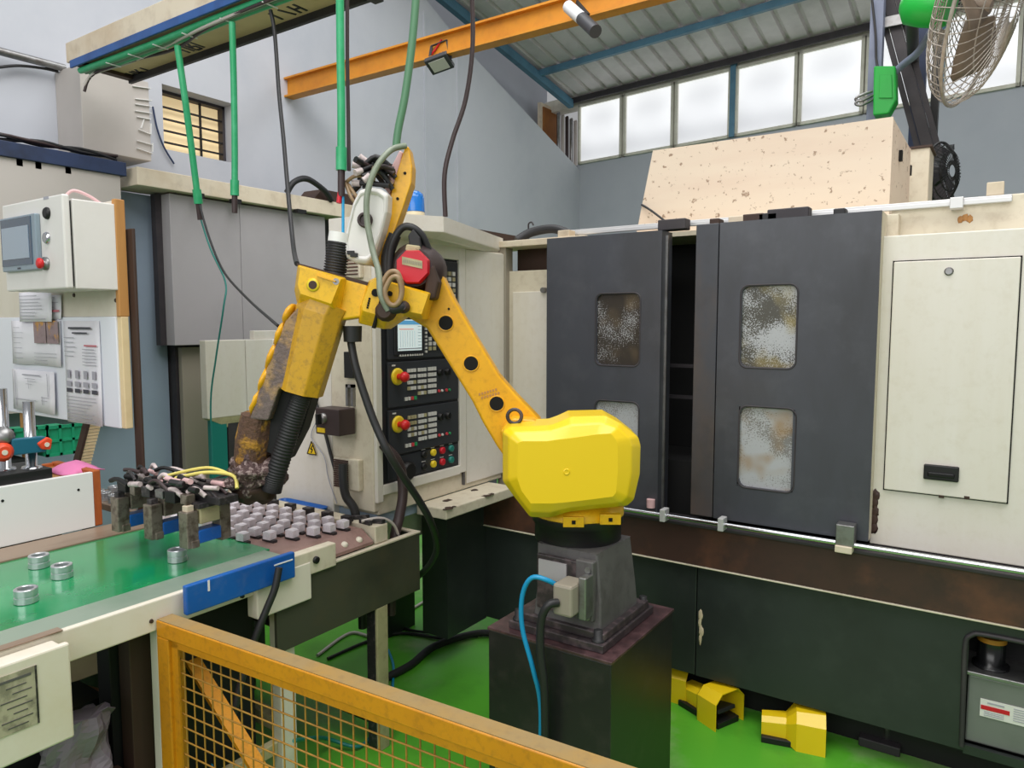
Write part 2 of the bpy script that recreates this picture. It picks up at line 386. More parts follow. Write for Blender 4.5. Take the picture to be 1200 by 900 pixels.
for i, (a, b) in enumerate(edges):
    yy = 190-(a-682)*.178
    A = bp(a, yy); B = bp(b, yy-(b-a)*.178)
    fr = MB(); w_ = .032
    for (x0, x1, z0, z1) in ((A.x, B.x, SILL, SILL+w_), (A.x, B.x, HEAD-w_, HEAD), (A.x, A.x+w_, SILL, HEAD), (B.x-w_, B.x, SILL, HEAD)):
        fr.prism([bx(x0,z0,.03), bx(x1,z0,.03), bx(x1,z1,.03), bx(x0,z1,.03)], -bn*.07)
    f = struct(fr.build('window_%d' % (i+1), 'frame_cream'), 'frosted factory window, number %d from the corner' % (i+1))
    MB().prism([bx(A.x+w_,SILL+w_,-.0), bx(B.x-w_,SILL+w_,0), bx(B.x-w_,HEAD-w_,0), bx(A.x+w_,HEAD-w_,0)], -bn*.008).build('pane', 'frosted_glass', f)
mull = MB()
for px in (858.5, 1101):
    p = bp(px, 158 if px < 900 else 113); mull.prism([bx(p.x-.03,SILL,.05), bx(p.x+.03,SILL,.05), bx(p.x+.03,HEAD+.05,.05), bx(p.x-.03,HEAD+.05,.05)], -bn*.06)
struct(mull.build('trim_2', 'roof_blue'), 'blue steel posts between the windows')
# roof: ribbed sheet on blue purlins, falling to the back wall
SL = .155
def rp(x, t, dz=0.0): return V(x, BY+BS*(x+4.8)-t, 4.55+SL*t+dz)
rf = MB(); xs = []; x = -5.0
while x < 2.6: xs += [(x,0), (x+.17,0), (x+.185,.035), (x+.215,.035), (x+.23,0)]; x += .23
top = [rp(a, -.35, b) for a, b in xs]; bot = [rp(a, 4.4, b) for a, b in xs]; n = len(xs)
rf.add(top+bot, [(i, i+1, n+i+1, n+i) for i in range(n-1)])
roof = struct(rf.build('ceiling', 'roof_sheet'), 'ribbed grey metal roof sheeting')
so = roof.modifiers.new('solid', 'SOLIDIFY'); so.thickness = .004
for t in (.10, .92, 2.0, 3.15, 4.25):
    MB().bar(rp(-4.95, t, -.05), rp(2.6, t, -.05), .05 if t > .5 else .03, .07).build('purlin', 'roof_blue' if t > .5 else 'post_dark', roof)
MB().bar(V(-4.88, 8.6, 4.47), V(-4.88, 4.4, 5.12), .07, .10).build('rafter', 'roof_blue', roof)
# gap over the sloping side wall: boarded opening and pipes beyond it
ob = MB().prism([V(-5.5,4.0,3.2), V(-5.5,9.0,3.2), V(-5.5,9.0,5.3), V(-5.5,4.0,6.3)], (-.05,0,0)).build('wall_outer', 'wall_paint_shaded'); struct(ob)
p = U(636, 128, X=-5.3); q = U(650, 150, X=-5.3)
wf = struct(MB().box(-5.35, -5.30, p.y-.05, q.y+.12, 3.5, 4.55).build('window_9', 'beam_cream'), 'brown boarded window above the sloping wall')
MB().box(-5.30, -5.285, p.y, q.y+.06, 3.5, 4.5).build('pane', 'board_brown', wf)
PN = ('leftmost', 'second', 'middle', 'fourth', 'rightmost')
for i, px in enumerate((654, 659, 664, 669, 674)):
    p = U(px, 150, X=-5.1)
    o = MB().tube([V(-5.1, p.y, 0), V(-5.1, p.y+.015, 3.9), V(-5.1, p.y, 4.4)], .026, 8, 2).build('pipe', ('steel_dull', 'cable_pale', 'cable_brown')[i % 3])
    tag(o, PN[i]+' of the five thin upright pipes in the corner beside the boarded window', 'pipe', 'pipes in the corner by the boarded window')
# barred window in the side wall
wf = MB(); 
for (y0, y1, z0, z1) in ((2.86,3.42,2.78,2.80), (2.86,3.42,3.19,3.21), (2.86,2.88,2.78,3.21), (3.40,3.42,2.78,3.21)): wf.box(-5.0, -4.92, y0, y1, z0, z1)
w10 = struct(wf.build('window_10', 'post_dark'), 'small warm lit window with black bars')
M['lit_room'] = None; mat('lit_room', (238,214,170), .5, dirt=(206,176,130), amt=.6, scale=4, emit=(246,220,170), estr=.55)
MB().box(-4.99, -4.98, 2.88, 3.40, 2.80, 3.19).build('pane', 'lit_room', w10)
for z in (2.86, 2.94, 3.02, 3.10): MB().box(-4.945, -4.93, 2.88, 3.40, z-.006, z+.006).build('bar', 'black', w10)
for y in (3.23,): MB().box(-4.95, -4.935, y-.006, y+.006, 2.8, 3.19).build('bar', 'black', w10)

# ================================================================== LATHE
lat = thing('lathe', 'large cream and charcoal turning machine with sliding doors and control panel', 'machine', (-.5, 3.4, 0))
FY = 2.80
MB().box(-2.0, 1.3, 3.0, 4.2, .16, 1.0).build('bed', 'interior', lat)
MB().box(-2.0, 1.3, 3.75, 4.3, .16, 2.0).build('back_panel', 'cream_old', lat)
MB().box(-1.99, 1.3, 3.06, 3.75, 1.975, 1.995).build('roof_sheet', 'cream_old', lat)
MB().box(.20, 1.3, 2.95, 3.75, 1.0, 1.97).build('end_housing', 'cream_old', lat)
# skirt panels
MB().box(-2.35, -.990, FY, FY+.02, .155, .614).build('skirt_panel', 'skirt_green', lat, .003)
sk = MB().box(-.985, -.05, FY, FY+.02, .155, .614).box(-.05, 1.3, FY, FY+.02, .565, .614).box(-.05, 1.3, FY, FY+.02, .145, .175).box(.42, 1.3, FY, FY+.02, .175, .565).build('skirt_panel', 'skirt_green', lat)
tr = MB(); 
tr.tube([V(-.055,FY-.004,.17), V(-.058,FY-.004,.36), V(-.06,FY-.004,.52), V(-.045,FY-.004,.56), V(0,FY-.004,.572), V(.2,FY-.004,.572), V(.42,FY-.004,.572)], .008, 8, 5)
tr.build('opening_trim', 'post_dark', lat)
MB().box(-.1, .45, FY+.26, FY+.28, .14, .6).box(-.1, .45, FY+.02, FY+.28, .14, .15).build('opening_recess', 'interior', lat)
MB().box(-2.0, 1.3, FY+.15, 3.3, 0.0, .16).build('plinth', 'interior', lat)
MB().box(-2.2, 1.3, FY-.024, FY+.01, .617, .623).build('ledge_strip', 'cream_old', lat, .002)
MB().box(-2.2, 1.3, FY-.02, FY+.10, .624, .79).build('chip_ledge', 'ledge_brown', lat, .004)
MB().box(-1.68, 1.3, FY-.04, FY+.08, .785, .797).build('sill_plate', 'post_dark', lat, .002)
# rail
RY = FY-.055
MB().cyl((-1.68, RY, .818), (1.3, RY, .818), .0095, 12).build('guide_rail', 'steel', lat)
for px, py in ((778, 600), (846, 612)):
    p = U(px, py, Y=RY); MB().box(p.x-.011, p.x+.011, RY-.02, RY+.03, .795, .845).build('rail_bracket', 'steel_white', lat, .002)
p = U(991, 612, Y=RY-.01)
MB().box(p.x-.03, p.x+.03, RY-.02, RY+.035, .815, .89).mat(1).box(p.x-.03, p.x+.026, RY-.028, RY+.02, .79, .815).build('rail_bracket', ['steel_dull', 'beam_cream'], lat, .003)
# cream body left of the doors
MB().box(-2.0, -1.60, 2.90, 3.0, .80, 1.845).build('left_panel', 'cream_old', lat, .004)
lp = MB().box(-1.955, -1.60, 2.89, 2.905, .84, 1.745).build('left_access_door', 'cream', lat, .003)
p = U(637, 340, Y=2.88); MB().cyl((p.x, 2.87, p.z), (p.x, 2.90, p.z), .013, 12).build('lock', 'steel_dull', lp)
MB().box(-2.06, -1.55, 2.86, 3.05, 1.955, 1.985).build('left_top_board', 'beam_cream', lat, .003)
MB().box(-2.03, -1.98, 2.87, 2.93, .80, 1.96).build('left_post', 'silver_side', lat, .003)
MB().box(-2.0, -1.6, 3.0, 3.06, .80, 1.96).build('left_back', 'wood_dark', lat)
# doors
def rrect(x0, x1, z0, z1, r, n=5):
    pts = []
    for cx, cz, a0 in ((x1-r, z1-r, 0), (x0+r, z1-r, 90), (x0+r, z0+r, 180), (x1-r, z0+r, 270)):
        for k in range(n+1):
            a = math.radians(a0+90*k/n); pts.append((cx+r*math.cos(a), cz+r*math.sin(a)))
    return pts
def door(name, x0, x1, z0, z1, y, dp, wins, mt, glass, slats=0):
    """a sheet steel door with rounded window openings actually cut through its front sheet"""
    mb = MB(); bands = sorted(wins, key=lambda q: q[2])
    wx0, wx1 = wins[0][0], wins[0][1]
    def fr(a, b, c, d): mb.box(a, b, y, y+.012, c, d)
    fr(x0, wx0, z0, z1); fr(wx1, x1, z0, z1)
    zc = z0
    for (a, b, c, d) in bands: fr(wx0, wx1, zc, c); zc = d
    fr(wx0, wx1, zc, z1)
    for (a, b, c, d) in bands:          # rounded corners
        r = .028; pts = rrect(a, b, c, d, r)
        k = len(pts)//4
        for ci, (cx, cz) in enumerate(((b,d),(a,d),(a,c),(b,c))):
            arc = pts[ci*k:(ci+1)*k]; mb.prism([V(cx,y,cz)]+[V(q[0],y,q[1]) for q in arc], (0,.012,0))
    o = mb.build(name, mt, lat)
    MB().box(x0, x0+.012, y+.012, y+dp, z0, z1).box(x0+.012, x1-.012, y+.012, y+dp, z1-.012, z1).box(x0+.012, x1-.012, y+.012, y+dp, z0, z0+.012).build('door_return', mt, o)
    for i, (a, b, c, d) in enumerate(bands):
        MB().box(a-.02, b+.02, y+.014, y+.022, c-.02, d+.02).build('window_pane', glass[i], o)
        q = rrect(a-.004, b+.004, c-.004, d+.004, .03); g = MB(); g.tube([V(t[0], y+.001, t[1]) for t in q], .0035, 6, 1, True); g.build('window_gasket', 'post_dark', o)
    return o
dl = door('door', -1.709, -1.165, .80, 1.972, FY, .11, [(-1.459,-1.258,1.42,1.72), (-1.459,-1.258,.96,1.262)], 'door_grey', ['glass_amber', 'glass_dark'])
MB().box(-1.177, -1.165, FY+.012, FY+.11, .80, 1.972).build('door_edge', 'door_grey', dl)
MB().box(-1.19, -1.155, FY+.04, FY+.052, .82, 1.955).build('wiper_strip', 'steel_dull', dl)
dr = door('door', -.925, -.366, .826, 1.982, FY-.01, .13, [(-.834,-.634,1.432,1.737), (-.828,-.627,.968,1.278)], 'door_grey', ['glass_amber', 'glass_ochre'])
MB().box(-.378, -.366, FY+.002, FY+.12, .826, 1.982).build('door_edge', 'cream_old', dr)
MB().box(-1.02, -.930, FY-.008, FY+.12, .826, 1.982).build('door_strip', 'door_worn', dr, .003)
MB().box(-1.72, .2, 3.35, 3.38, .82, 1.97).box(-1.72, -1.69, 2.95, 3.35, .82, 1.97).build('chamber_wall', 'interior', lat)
MB().box(-1.4, -.9, 3.1, 3.12, 1.40, 1.415).box(-1.4, -.9, 3.1, 3.12, 1.26, 1.275).box(-1.15, -.92, 3.15, 3.3, .82, 1.22).build('chamber_fitting', 'post_dark', lat)
# right hand cream panel with its access door
PX0 = -.372
MB().box(PX0, 1.3, 2.865, 2.95, .80, 1.902).build('right_panel', 'cream', lat, .004)
ad = MB().box(-.330, .032, 2.852, 2.87, 1.008, 1.81).build('access_door', 'cream', lat, .003)
sh = MB()
for (a, b, c, d) in ((-.334,.036,1.810,1.814), (-.334,.036,1.004,1.008), (-.334,-.330,1.004,1.814), (.032,.036,1.004,1.814)): sh.box(a, b, 2.860, 2.866, c, d)
sh.build('door_gap', 'hole', ad)
p = U(1112, 318, Y=2.85); lk = MB().lathe((p.x, 2.853, p.z), (0,-1,0), [(.014,0),(.014,.004),(.010,.006),(.010,.008)], 14).build('lock', 'steel_dull', ad)
p = U(1103, 554, Y=2.85); MB().box(p.x-.052, p.x+.052, 2.838, 2.853, p.z-.026, p.z+.026).mat(1).box(p.x-.04, p.x+.04, 2.832, 2.84, p.z-.014, p.z+.002).build('handle', ['black', 'black_gloss'], ad, .004)
for px, py in ((1103, 582), (1133, 583)): 
    p = U(px, py, Y=2.85); MB().box(p.x-.008, p.x+.008, 2.851, 2.856, p.z-.005, p.z+.004).build('hinge', 'wood_dark', ad)
# rust / peeled paint at the lower corner of the cream panel
pk = MB(); p = U(1027, 600, Y=2.86)
for i in range(5): pk.ball(V(PX0+.012+.004*random.random(), 2.864, .86+.03*i), .014, .002, .022, 8, 6, nz=.5, seed=i)
pk.build('rust_patch', 'ledge_brown', lat)
MB().box(-.40, -.33, 2.93, 3.0, 1.88, 1.985).build('fascia_end', 'cream_old', lat, .003)
MB().box(-.36, 1.3, 2.99, 3.06, 1.895, 2.03).build('upper_fascia', 'cream_old', lat, .004)
MB().box(PX0, 1.3, 2.95, 3.0, 1.70, 1.902).build('panel_return', 'cream', lat)
# top rails and fittings
for dy, dz in ((0, 0), (.03, .012)): MB().box(-1.70, .0, 2.95+dy, 2.965+dy, 2.0+dz, 2.016+dz).build('top_rail', 'steel_white', lat, .002)
p = U(1121, 238, Y=2.94); MB().box(p.x-.02, p.x+.02, 2.935, 2.985, p.z-.018, p.z+.02).build('rail_end', 'steel_white', lat, .002)
p = U(1166, 230, Y=3.0); MB().box(p.x-.025, p.x+.025, 2.99, 3.04, 2.03, 2.075).build('hoist_lug', 'beam_cream', lat, .003)
for px, w_, c in ((790, .06, 'post_dark'), (925, .075, 'post_dark'), (865, .03, 'beam_cream'), (885, .04, 'wood_dark'), (902, .035, 'rubber'), (985, .02, 'rubber'), (664, .03, 'beam_cream'), (840, .02, 'wood_dark')):
    p = U(px, 255, Y=2.90); MB().box(p.x-w_, p.x+w_, 2.87, 2.93, 1.98, 2.012+.3*(w_-.02)).build('roller_cover', c, lat, .004)
# hood
HB, HT = 2.0, 2.43
hd = MB(); A = U(765, 183, Y=3.36); B = U(1050, 142, Y=3.36)
f0 = [V(-1.56,3.40,HB), V(-.42,3.40,HB), V(B.x-.01,3.36,HT), V(A.x,3.36,HT)]
hd.loft([[f0[0], f0[1], f0[2], f0[3]], [f0[0]+V(0,.50,0), f0[1]+V(.02,.50,0), f0[2]+V(.02,.46,-.04), f0[3]+V(0,.46,-.04)]])
hood = hd.build('hood', 'cream_hood', lat, .006)
for px, py in ((1053, 183), (1064, 200)):
    p = U(px, py, X=-.41); MB().box(-.408, -.395, p.y-.014, p.y+.014, p.z-.022, p.z+.022).build('slot', 'hole', hood)
MB().box(-.55, -.33, 3.98, 4.2, 2.0, 2.42).build('hood_box', 'cream_old', lat, .004)
MB().box(-.56, -.32, 3.97, 4.21, 2.42, 2.43).build('hood_box_lid', 'wood_dark', lat)
MB().tube([U(752, 240, Y=3.38), U(762, 246, Y=3.36), U(778, 258, Y=3.3)], .006, 6).build('hood_cable', 'cable', lat)
# control cabinet
CX_ = -2.0
cab = MB().box(-2.60, -2.235, 2.0, 2.85, .60, U(350, 398, Y=2.0).z).build('electrical_cabinet', 'cream', lat, .005)
pil = MB().box(-2.23, CX_, 1.995, 2.90, .86, 1.93).build('control_housing', 'cream_old', lat, .006)
MB().box(-2.24, -2.02, 2.03, 2.85, .80, .86).build('housing_base', 'blue_grey', lat)
MB().box(-2.6, -2.52, 2.6, 2.8, 0, .60).build('housing_leg', 'skirt_green', lat)
MB().box(-2.2, -2.05, 2.5, 2.8, .15, .80).build('housing_leg', 'skirt_green', lat)
cap_pts = [(-2.06,1.99), (-1.88,2.06), (-1.80,2.19), (-2.03,2.92), (-2.22,2.92), (-2.22,1.99)]
lo = [(-2.06,1.995), (-1.92,2.065), (-1.85,2.20), (-2.04,2.90), (-2.22,2.90), (-2.22,1.995)]
MB().loft([[V(a,b,1.925) for a, b in lo], [V(a,b,1.945) for a, b in cap_pts], [V(a,b,2.005) for a, b in cap_pts]]).build('canopy', 'cream', lat, .003)
MB().box(-2.25, -2.06, 2.3, 3.2, 2.005, 2.035).build('canopy_tray', 'wood_dark', lat)
# panel face (all in the plane X = CX_, rising in z, running in y)
def face(y0, y1, z0, z1, name, mt, parent, pr=.006, bev=.002, base=0.0): return MB().box(CX_+base, CX_+base+pr, y0, y1, z0, z1).build(name, mt, parent, bev)
fr = MB()
for (a, b, c, d) in ((1.998,2.03,.90,1.93), (2.515,2.56,.93,1.93), (2.03,2.515,.925,.965), (2.03,2.515,1.87,1.93)): fr.box(CX_, CX_+.018, a, b, c, d)
fr.build('panel_frame', 'cream', lat, .003)
cp = MB().box(CX_+.001, CX_+.006, 2.03, 2.515, .965, 1.87).build('control_panel', 'panel_black', lat)
def yz(px, py, x=CX_): p = U(px, py, X=x); return p.y, p.z
def on(pxa, pya, pxb, pyb): a = yz(pxa, pya); b = yz(pxb, pyb); return min(a[0],b[0]), max(a[0],b[0]), min(a[1],b[1]), max(a[1],b[1])
# monitor unit
face(2.065, 2.505, 1.455, 1.86, 'monitor_unit', 'panel_black2', cp, .012, .003, .006)
sy0, sy1, sz0, sz1 = 2.115, 2.255, 1.488, 1.612
face(sy0-.018, sy1+.018, sz0-.018, sz1+.018, 'screen_bezel', 'panel_black', cp, .006, .003, .018)
face(sy0, sy1, sz0, sz1, 'screen', 'screen', cp, .002, 0, .024)
face(sy0, sy1, sz1-.02, sz1-.004, 'screen_bar', 'screen_blue', cp, .001, 0, .0262)
face(sy0+.006, sy1-.05, sz1-.040, sz1-.036, 'screen_line', 'screen_red', cp, .001, 0, .0262)
ln = MB()
for i in range(7): ln.box(CX_+.026, CX_+.0268, sy0+.012+.014*i, sy0+.013+.014*i, sz0+.015, sz1-.045)
for i in range(8): ln.box(CX_+.026, CX_+.0268, sy1-.024, sy1-.004, sz0+.008+.0125*i, sz0+.010+.0125*i)
ln.box(CX_+.026, CX_+.0268, sy0, sy1, sz0+.006, sz0+.010)
ln.build('screen_text', 'print_grey', cp)
def keys(name, y0, z0, ny, nz_, dy, dz, s, cols, parent, base=.018):
    mb = MB()
    for i in range(ny):
        for j in range(nz_):
            mb.mat(random.choice(cols)); mb.box(CX_+base, CX_+base+.006, y0+i*dy, y0+i*dy+s, z0-j*dz, z0-j*dz+s)
    return mb.build(name, ['key_white', 'panel_black', 'key_red', 'key_green', 'grip_cream'], parent)
keys('soft_keys', 2.125, 1.466, 10, 1, .0145, .014, .009, [0], cp)
keys('side_keys', 2.283, 1.60, 1, 9, .014, .0155, .009, [0], cp)
keys('keypad', 2.32, 1.80, 6, 8, .0285, .0235, .017, [0,0,4], cp)
keys('keypad', 2.305, 1.545, 7, 4, .0275, .020, .015, [0,0,1,4], cp)
for k, zt in enumerate((1.445, 1.255)):
    zb = zt-.18
    un = face(2.065, 2.505, zb, zt, 'operator_unit', 'panel_black2', cp, .012, .003, .006)
    face(2.085, 2.105, zt-.016, zt-.010, 'name_strip', 'key_white', un, .001, 0, .018)
    ey, ez = 2.115, zt-.058
    MB().lathe((CX_+.018, ey, ez), (1,0,0), [(.034,0),(.034,.006),(.026,.008)], 20).build('emergency_ring', 'amber', un)
    MB().lathe((CX_+.024, ey, ez), (1,0,0), [(.012,0),(.012,.022),(.020,.026),(.021,.036),(.016,.046),(.004,.049)], 18).build('emergency_button', 'red_btn', un)
    keys('key_block', 2.172, zt-.045, 3, 4, .0175, .024, .014, [0,0,4], un)
    keys('key_block', 2.235, zt-.045, 3, 5, .0175, .024, .014, [0,4,0,0], un)
    keys('key_block', 2.298, zt-.045, 3, 5, .0175, .024, .015, [0], un)
    kb = MB()
    for i, c in enumerate((0, 0, 2, 3)): kb.mat(c).box(CX_+.018, CX_+.024, 2.155+.0185*i, 2.168+.0185*i, zb+.022, zb+.036)
    kb.build('start_keys', ['key_white', 'panel_black', 'key_red', 'key_green'], un)
    for i in range(2):
        y_ = 2.375+.05*i
        MB().lathe((CX_+.018, y_, zt-.055), (1,0,0), [(.017,0),(.015,.012),(.012,.016)], 14).box(CX_+.03, CX_+.038, y_-.003, y_+.003, zt-.068, zt-.042).build('rotary_knob', 'black', un)
        MB().lathe((CX_+.018, y_-.006, zb+.045), (1,0,0), [(.007,0),(.006,.006)], 10).build('lamp', 'key_red', un)
        MB().lathe((CX_+.018, y_+.014, zb+.045), (1,0,0), [(.006,0),(.005,.006)], 10).build('lamp', 'key_green' if i else 'key_white', un)
un = face(2.065, 2.505, .975, 1.065, 'button_unit', 'panel_black2', cp, .004, .002, .006)
for j in range(2):
    for i, c in enumerate(('black', 'amber', 'red', 'hose_teal')):
        y_ = 2.275+.06*i; z_ = 1.05-.05*j
        MB().lathe((CX_+.010, y_, z_), (1,0,0), [(.015,0),(.015,.010),(.011,.012)], 14).build('push_button', c, un)
        MB().box(CX_+.010, CX_+.011, y_-.012, y_+.012, z_+.019, z_+.022).build('button_tag', 'key_white', un)
MB().lathe((CX_+.006, 2.17, 1.0), (1,0,0), [(.04,0),(.04,.02),(.03,.03)], 18).build('hand_wheel', 'black', cp)
# tray below the panel
ty = [U(486,565,Z=.86), U(523,577,Z=.86), U(585,558,Z=.86)]
tyo = MB().box(-2.0, -1.84, 2.24, 2.75, .80, .845).build('tray', 'cream_old', lat, .005)
rng = random.Random(2)
for i, yy in enumerate((2.255, 2.29, 2.53, 2.56)): MB().ball(V(-1.845, yy, .8445), .008+.010*rng.random(), .012+.022*rng.random(), .0016, 9, 6, nz=1.1, seed=i*3).build('chip', 'wood_dark', tyo)
for x_, yy in ((-1.93,2.36),(-1.95,2.58)): MB().ball(V(x_, yy, .845), .016, .022, .0012, 8, 6, nz=.8, seed=int(yy*90)).build('chip', 'wood_dark', tyo)
MB().box(-1.999, -1.985, 2.545, 2.552, .87, 1.92).build('column_seam', 'cast_grey', lat)
MB().box(-2.0, -1.992, 2.575, 2.88, .87, 1.925).build('column_cover', 'cream', lat, .003)
MB().box(-2.2, -2.0, 2.02, 2.86, .845, .868).build('tray_back', 'cream_old', lat, .004)
# things on the cabinet's near face (plane Y = 1.995)
def nf(px, py, y=1.995): p = U(px, py, Y=y); return p.x, p.z
x0, z0 = nf(366, 526); wr = MB()
wr.prism([V(x0-.028,1.994,z0-.022), V(x0+.028,1.994,z0-.022), V(x0,1.994,z0+.032)], (0,-.002,0)); 
ws = wr.build('warning_sign', 'sticker_yellow', lat)
wb_ = MB()
for a, b in (((-.028,-.022),(.028,-.022)), ((.028,-.022),(0,.032)), ((0,.032),(-.028,-.022))): wb_.bar(V(x0+a[0],1.991,z0+a[1]), V(x0+b[0],1.991,z0+b[1]), .004, .0015, (0,1,0))
for a, b in (((.006,.016),(-.006,-.001)), ((-.006,-.001),(.006,-.001)), ((.006,-.001),(-.003,-.016))): wb_.bar(V(x0+a[0],1.991,z0+a[1]), V(x0+b[0],1.991,z0+b[1]), .004, .0015, (0,1,0))
wb_.build('lightning_mark', 'black', ws)
a, b = nf(396, 534); c, d = nf(426, 575); 
vt = MB().box(a, c, 1.97, 1.995, d, b).build('vent_box', 'cream_old', lat, .004)
for i in range(13):
    z_ = b-.010-(b-d-.02)*i/12
    MB().box(a+.006, a+.085, 1.964, 1.972, z_-.0035, z_+.0025).build('slat', 'ledge_brown', vt)
a, b = nf(402, 300); c, d = nf(422, 326)
vt = MB().box(a, c+.02, 1.975, 1.995, d, b).build('vent_box', 'cream_old', lat, .003)
for i in range(6): MB().box(a+.006, c+.01, 1.971, 1.977, d+.012+.0135*i, d+.017+.0135*i).build('slat', 'ledge_brown', vt)
a, b = nf(391, 475); c, d = nf(419, 508)
sw = MB().box(a, c, 1.90, 1.985, d, b).build('isolator_switch', 'cable_brown', lat, .004)
xx, zz = (a+c)/2-.02, (b+d)/2+.012
MB().lathe((xx, 1.90, zz), (0,-1,0), [(.022,0),(.020,.014),(.012,.016)], 14).mat(1).box(xx-.006, xx+.006, 1.865, 1.886, zz-.02, zz+.02).build('rotary_handle', ['steel_dull', 'black'], sw)
MB().box(a+.012, a+.055, 1.897, 1.9, d+.008, d+.026).build('switch_label', 'sticker_yellow', sw)
a, b = nf(407, 412); c, d = nf(418, 443); MB().box(a, c, 1.975, 1.995, d, b).build('cover_plate', 'black', lat, .002)
a, b = nf(408, 450); c, d = nf(417, 476); MB().box(a, a+.012, 1.98, 1.995, d, b).box(c-.012, c, 1.98, 1.995, d, b).box(a, c, 1.98, 1.995, b-.012, b).build('cable_bracket', 'steel_dull', lat)

# wear and small fittings on the lathe
p = U(821, 735, Y=FY); sc = MB()
for i in range(4): sc.ball(V(p.x+.004*math.sin(i*2), FY-.0005, p.z-.05+.034*i), .007+.003*(i % 2), .0012, .024, 8, 6, nz=.5, seed=i+3)
sc.build('scuff', 'beam_cream', lat)
p = U(1131, 257, Y=2.99); rs = MB()
for i in range(3): rs.ball(V(p.x-.014+.014*i, 2.9895, p.z+.006*(i % 2)), .010, .0012, .012, 8, 6, nz=.6, seed=i)
rs.build('rust_spot', 'wood', lat)
MB().tube([V(-1.93,2.99,1.985), V(-1.93,2.99,2.05), V(-1.925,2.985,2.075), V(-1.905,2.98,2.08), V(-1.895,2.98,2.065)], .004, 6).build('hook', 'post_dark', lat)
MB().tube([V(*nf(373,492)[:1], 1.99, nf(373,492)[1]), V(nf(366,512)[0],1.99,nf(366,512)[1]), V(nf(381,535)[0],1.99,nf(381,535)[1]), V(nf(386,560)[0],1.99,nf(386,560)[1]), V(nf(396,590)[0],1.99,nf(396,590)[1])], .0022, 5).build('loose_wire', 'print_grey', lat)
MB().tube([V(nf(369,462)[0],1.985,nf(369,462)[1]), V(nf(380,495)[0],1.985,nf(380,495)[1]), V(nf(392,540)[0],1.985,nf(392,540)[1]), V(nf(400,568)[0],1.985,nf(400,568)[1])], .007, 6).build('cabinet_cable', 'cable', lat)
MB().cyl((-1.19, FY-.01, .83), (-1.19, FY-.01, .865), .018, 10).build('door_stop', 'tube_pink', lat)

# ================================================================== PEDESTAL AND ROBOT
pd = thing('pedestal', 'black oily steel pedestal under the yellow robot', 'pedestal', (-1.12, 2.075, 0))
MB().box(-1.335, -.897, 1.835, 2.31, 0, .612).build('column', 'pedestal', pd, .003)
MB().box(-1.338, -.894, 1.832, 2.313, .612, .622).build('top_plate', 'pedestal_oily', pd, .002)

RB = V(-1.12, 2.075, 0)
E1 = V(-.84, -.54, 0).normalized(); E3 = V(-E1.y, E1.x, 0)     # E1 reaches out over the conveyor, E3 points to the aisle
def RP(px, py, k):
    d = ray(px, py); t = ((RB-CP).dot(E3)+k)/d.dot(E3); return CP+d*t
def rl(x, k, z): return RB+E1*x+E3*k+V(0,0,z)
def plate(mb, pts, k0, k1):
    P = [RP(a, b, k1) for a, b in pts]; return mb.prism(P, E3*(k0-k1))
rob = thing('industrial_robot', 'yellow six axis robot arm reaching over the conveyor', 'robot', (-1.12, 2.075, .622))
# base
MB().box(-1.275, -.937, 1.862, 2.235, .622, .648).build('base_plate', 'plate_dark', rob, .003)
MB().box(-1.245, -.945, 1.885, 2.21, .648, .674).build('base_flange', 'plate_dark', rob, .004)
MB().loft([[V(-1.205,1.90,.674), V(-.965,1.90,.674), V(-.965,2.17,.674), V(-1.205,2.17,.674)], [V(-1.20,1.91,.76), V(-.97,1.91,.76), V(-.97,2.16,.76), V(-1.20,2.16,.76)],
           [V(-1.205,1.92,.90), V(-.99,1.92,.90), V(-.985,2.15,.90), V(-1.205,2.15,.90)]]).build('base_casting', 'cast_grey', rob, .008, soft=True)
for x, y in ((-1.25,1.885), (-.965,1.885), (-.965,2.21), (-1.25,2.21)):
    MB().lathe((x, y, .648), (0,0,1), [(.02,0),(.02,.008),(.014,.009),(.014,.034),(.009,.036)], 12).build('anchor_bolt', 'rubber', rob)
MB().box(-1.19, -1.045, 1.895, 1.91, .70, .875).build('service_plate', 'plate_dark', rob, .004)
MB().box(-1.18, -1.08, 1.89, 1.897, .80, .86).build('name_plate', 'grey_panel', rob)
cn = MB().box(-1.045, -.985, 1.885, 1.91, .70, .885).build('connector_panel', 'cast_grey', rob, .004)
MB().box(-1.075, -1.01, 1.80, 1.89, .735, .83).build('connector_hood', 'silver_side', cn, .008)
MB().box(-1.01, -.985, 1.84, 1.89, .72, .85).build('connector_lever', 'steel_dull', cn, .004)
for z in (.715, .86): MB().lathe((-1.0, 1.886, z), (0,-1,0), [(.010,0),(.010,.008)], 8).build('screw', 'steel_dull', cn)
rc = RP(677, 628, 0); rcx = (rc-RB).dot(E1)
AX = RB + E1*rcx
MB().lathe(V(AX.x, AX.y, .895), (0,0,1), [(.142,0),(.142,.055),(.150,.06),(.150,.085)], 40).build('turntable_ring', 'black', rob)
MB().lathe(V(AX.x, AX.y, .978), (0,0,1), [(.150,0),(.150,.03),(.135,.035),(.13,.10)], 40).build('turntable', 'yellow_elbow', rob)
# turret body behind the cover
tb = MB(); plate(tb, [(600,512),(640,500),(672,500),(715,505),(738,520),(738,590),(706,604),(640,604),(606,575)], -.14, .06); tb.build('turret', 'yellow_elbow', rob, .01, soft=True)
for (px, py) in ((672,611), (715,608)):
    p = RP(px, py, .150); MB().obox(p, E1, E3, (0,0,1), .032, .010, .016).mat(1).obox(p+E3*.012, E1, E3, (0,0,1), .006, .001, .006).build('clamp_lug', ['yellow_elbow', 'hole'], rob, .002)
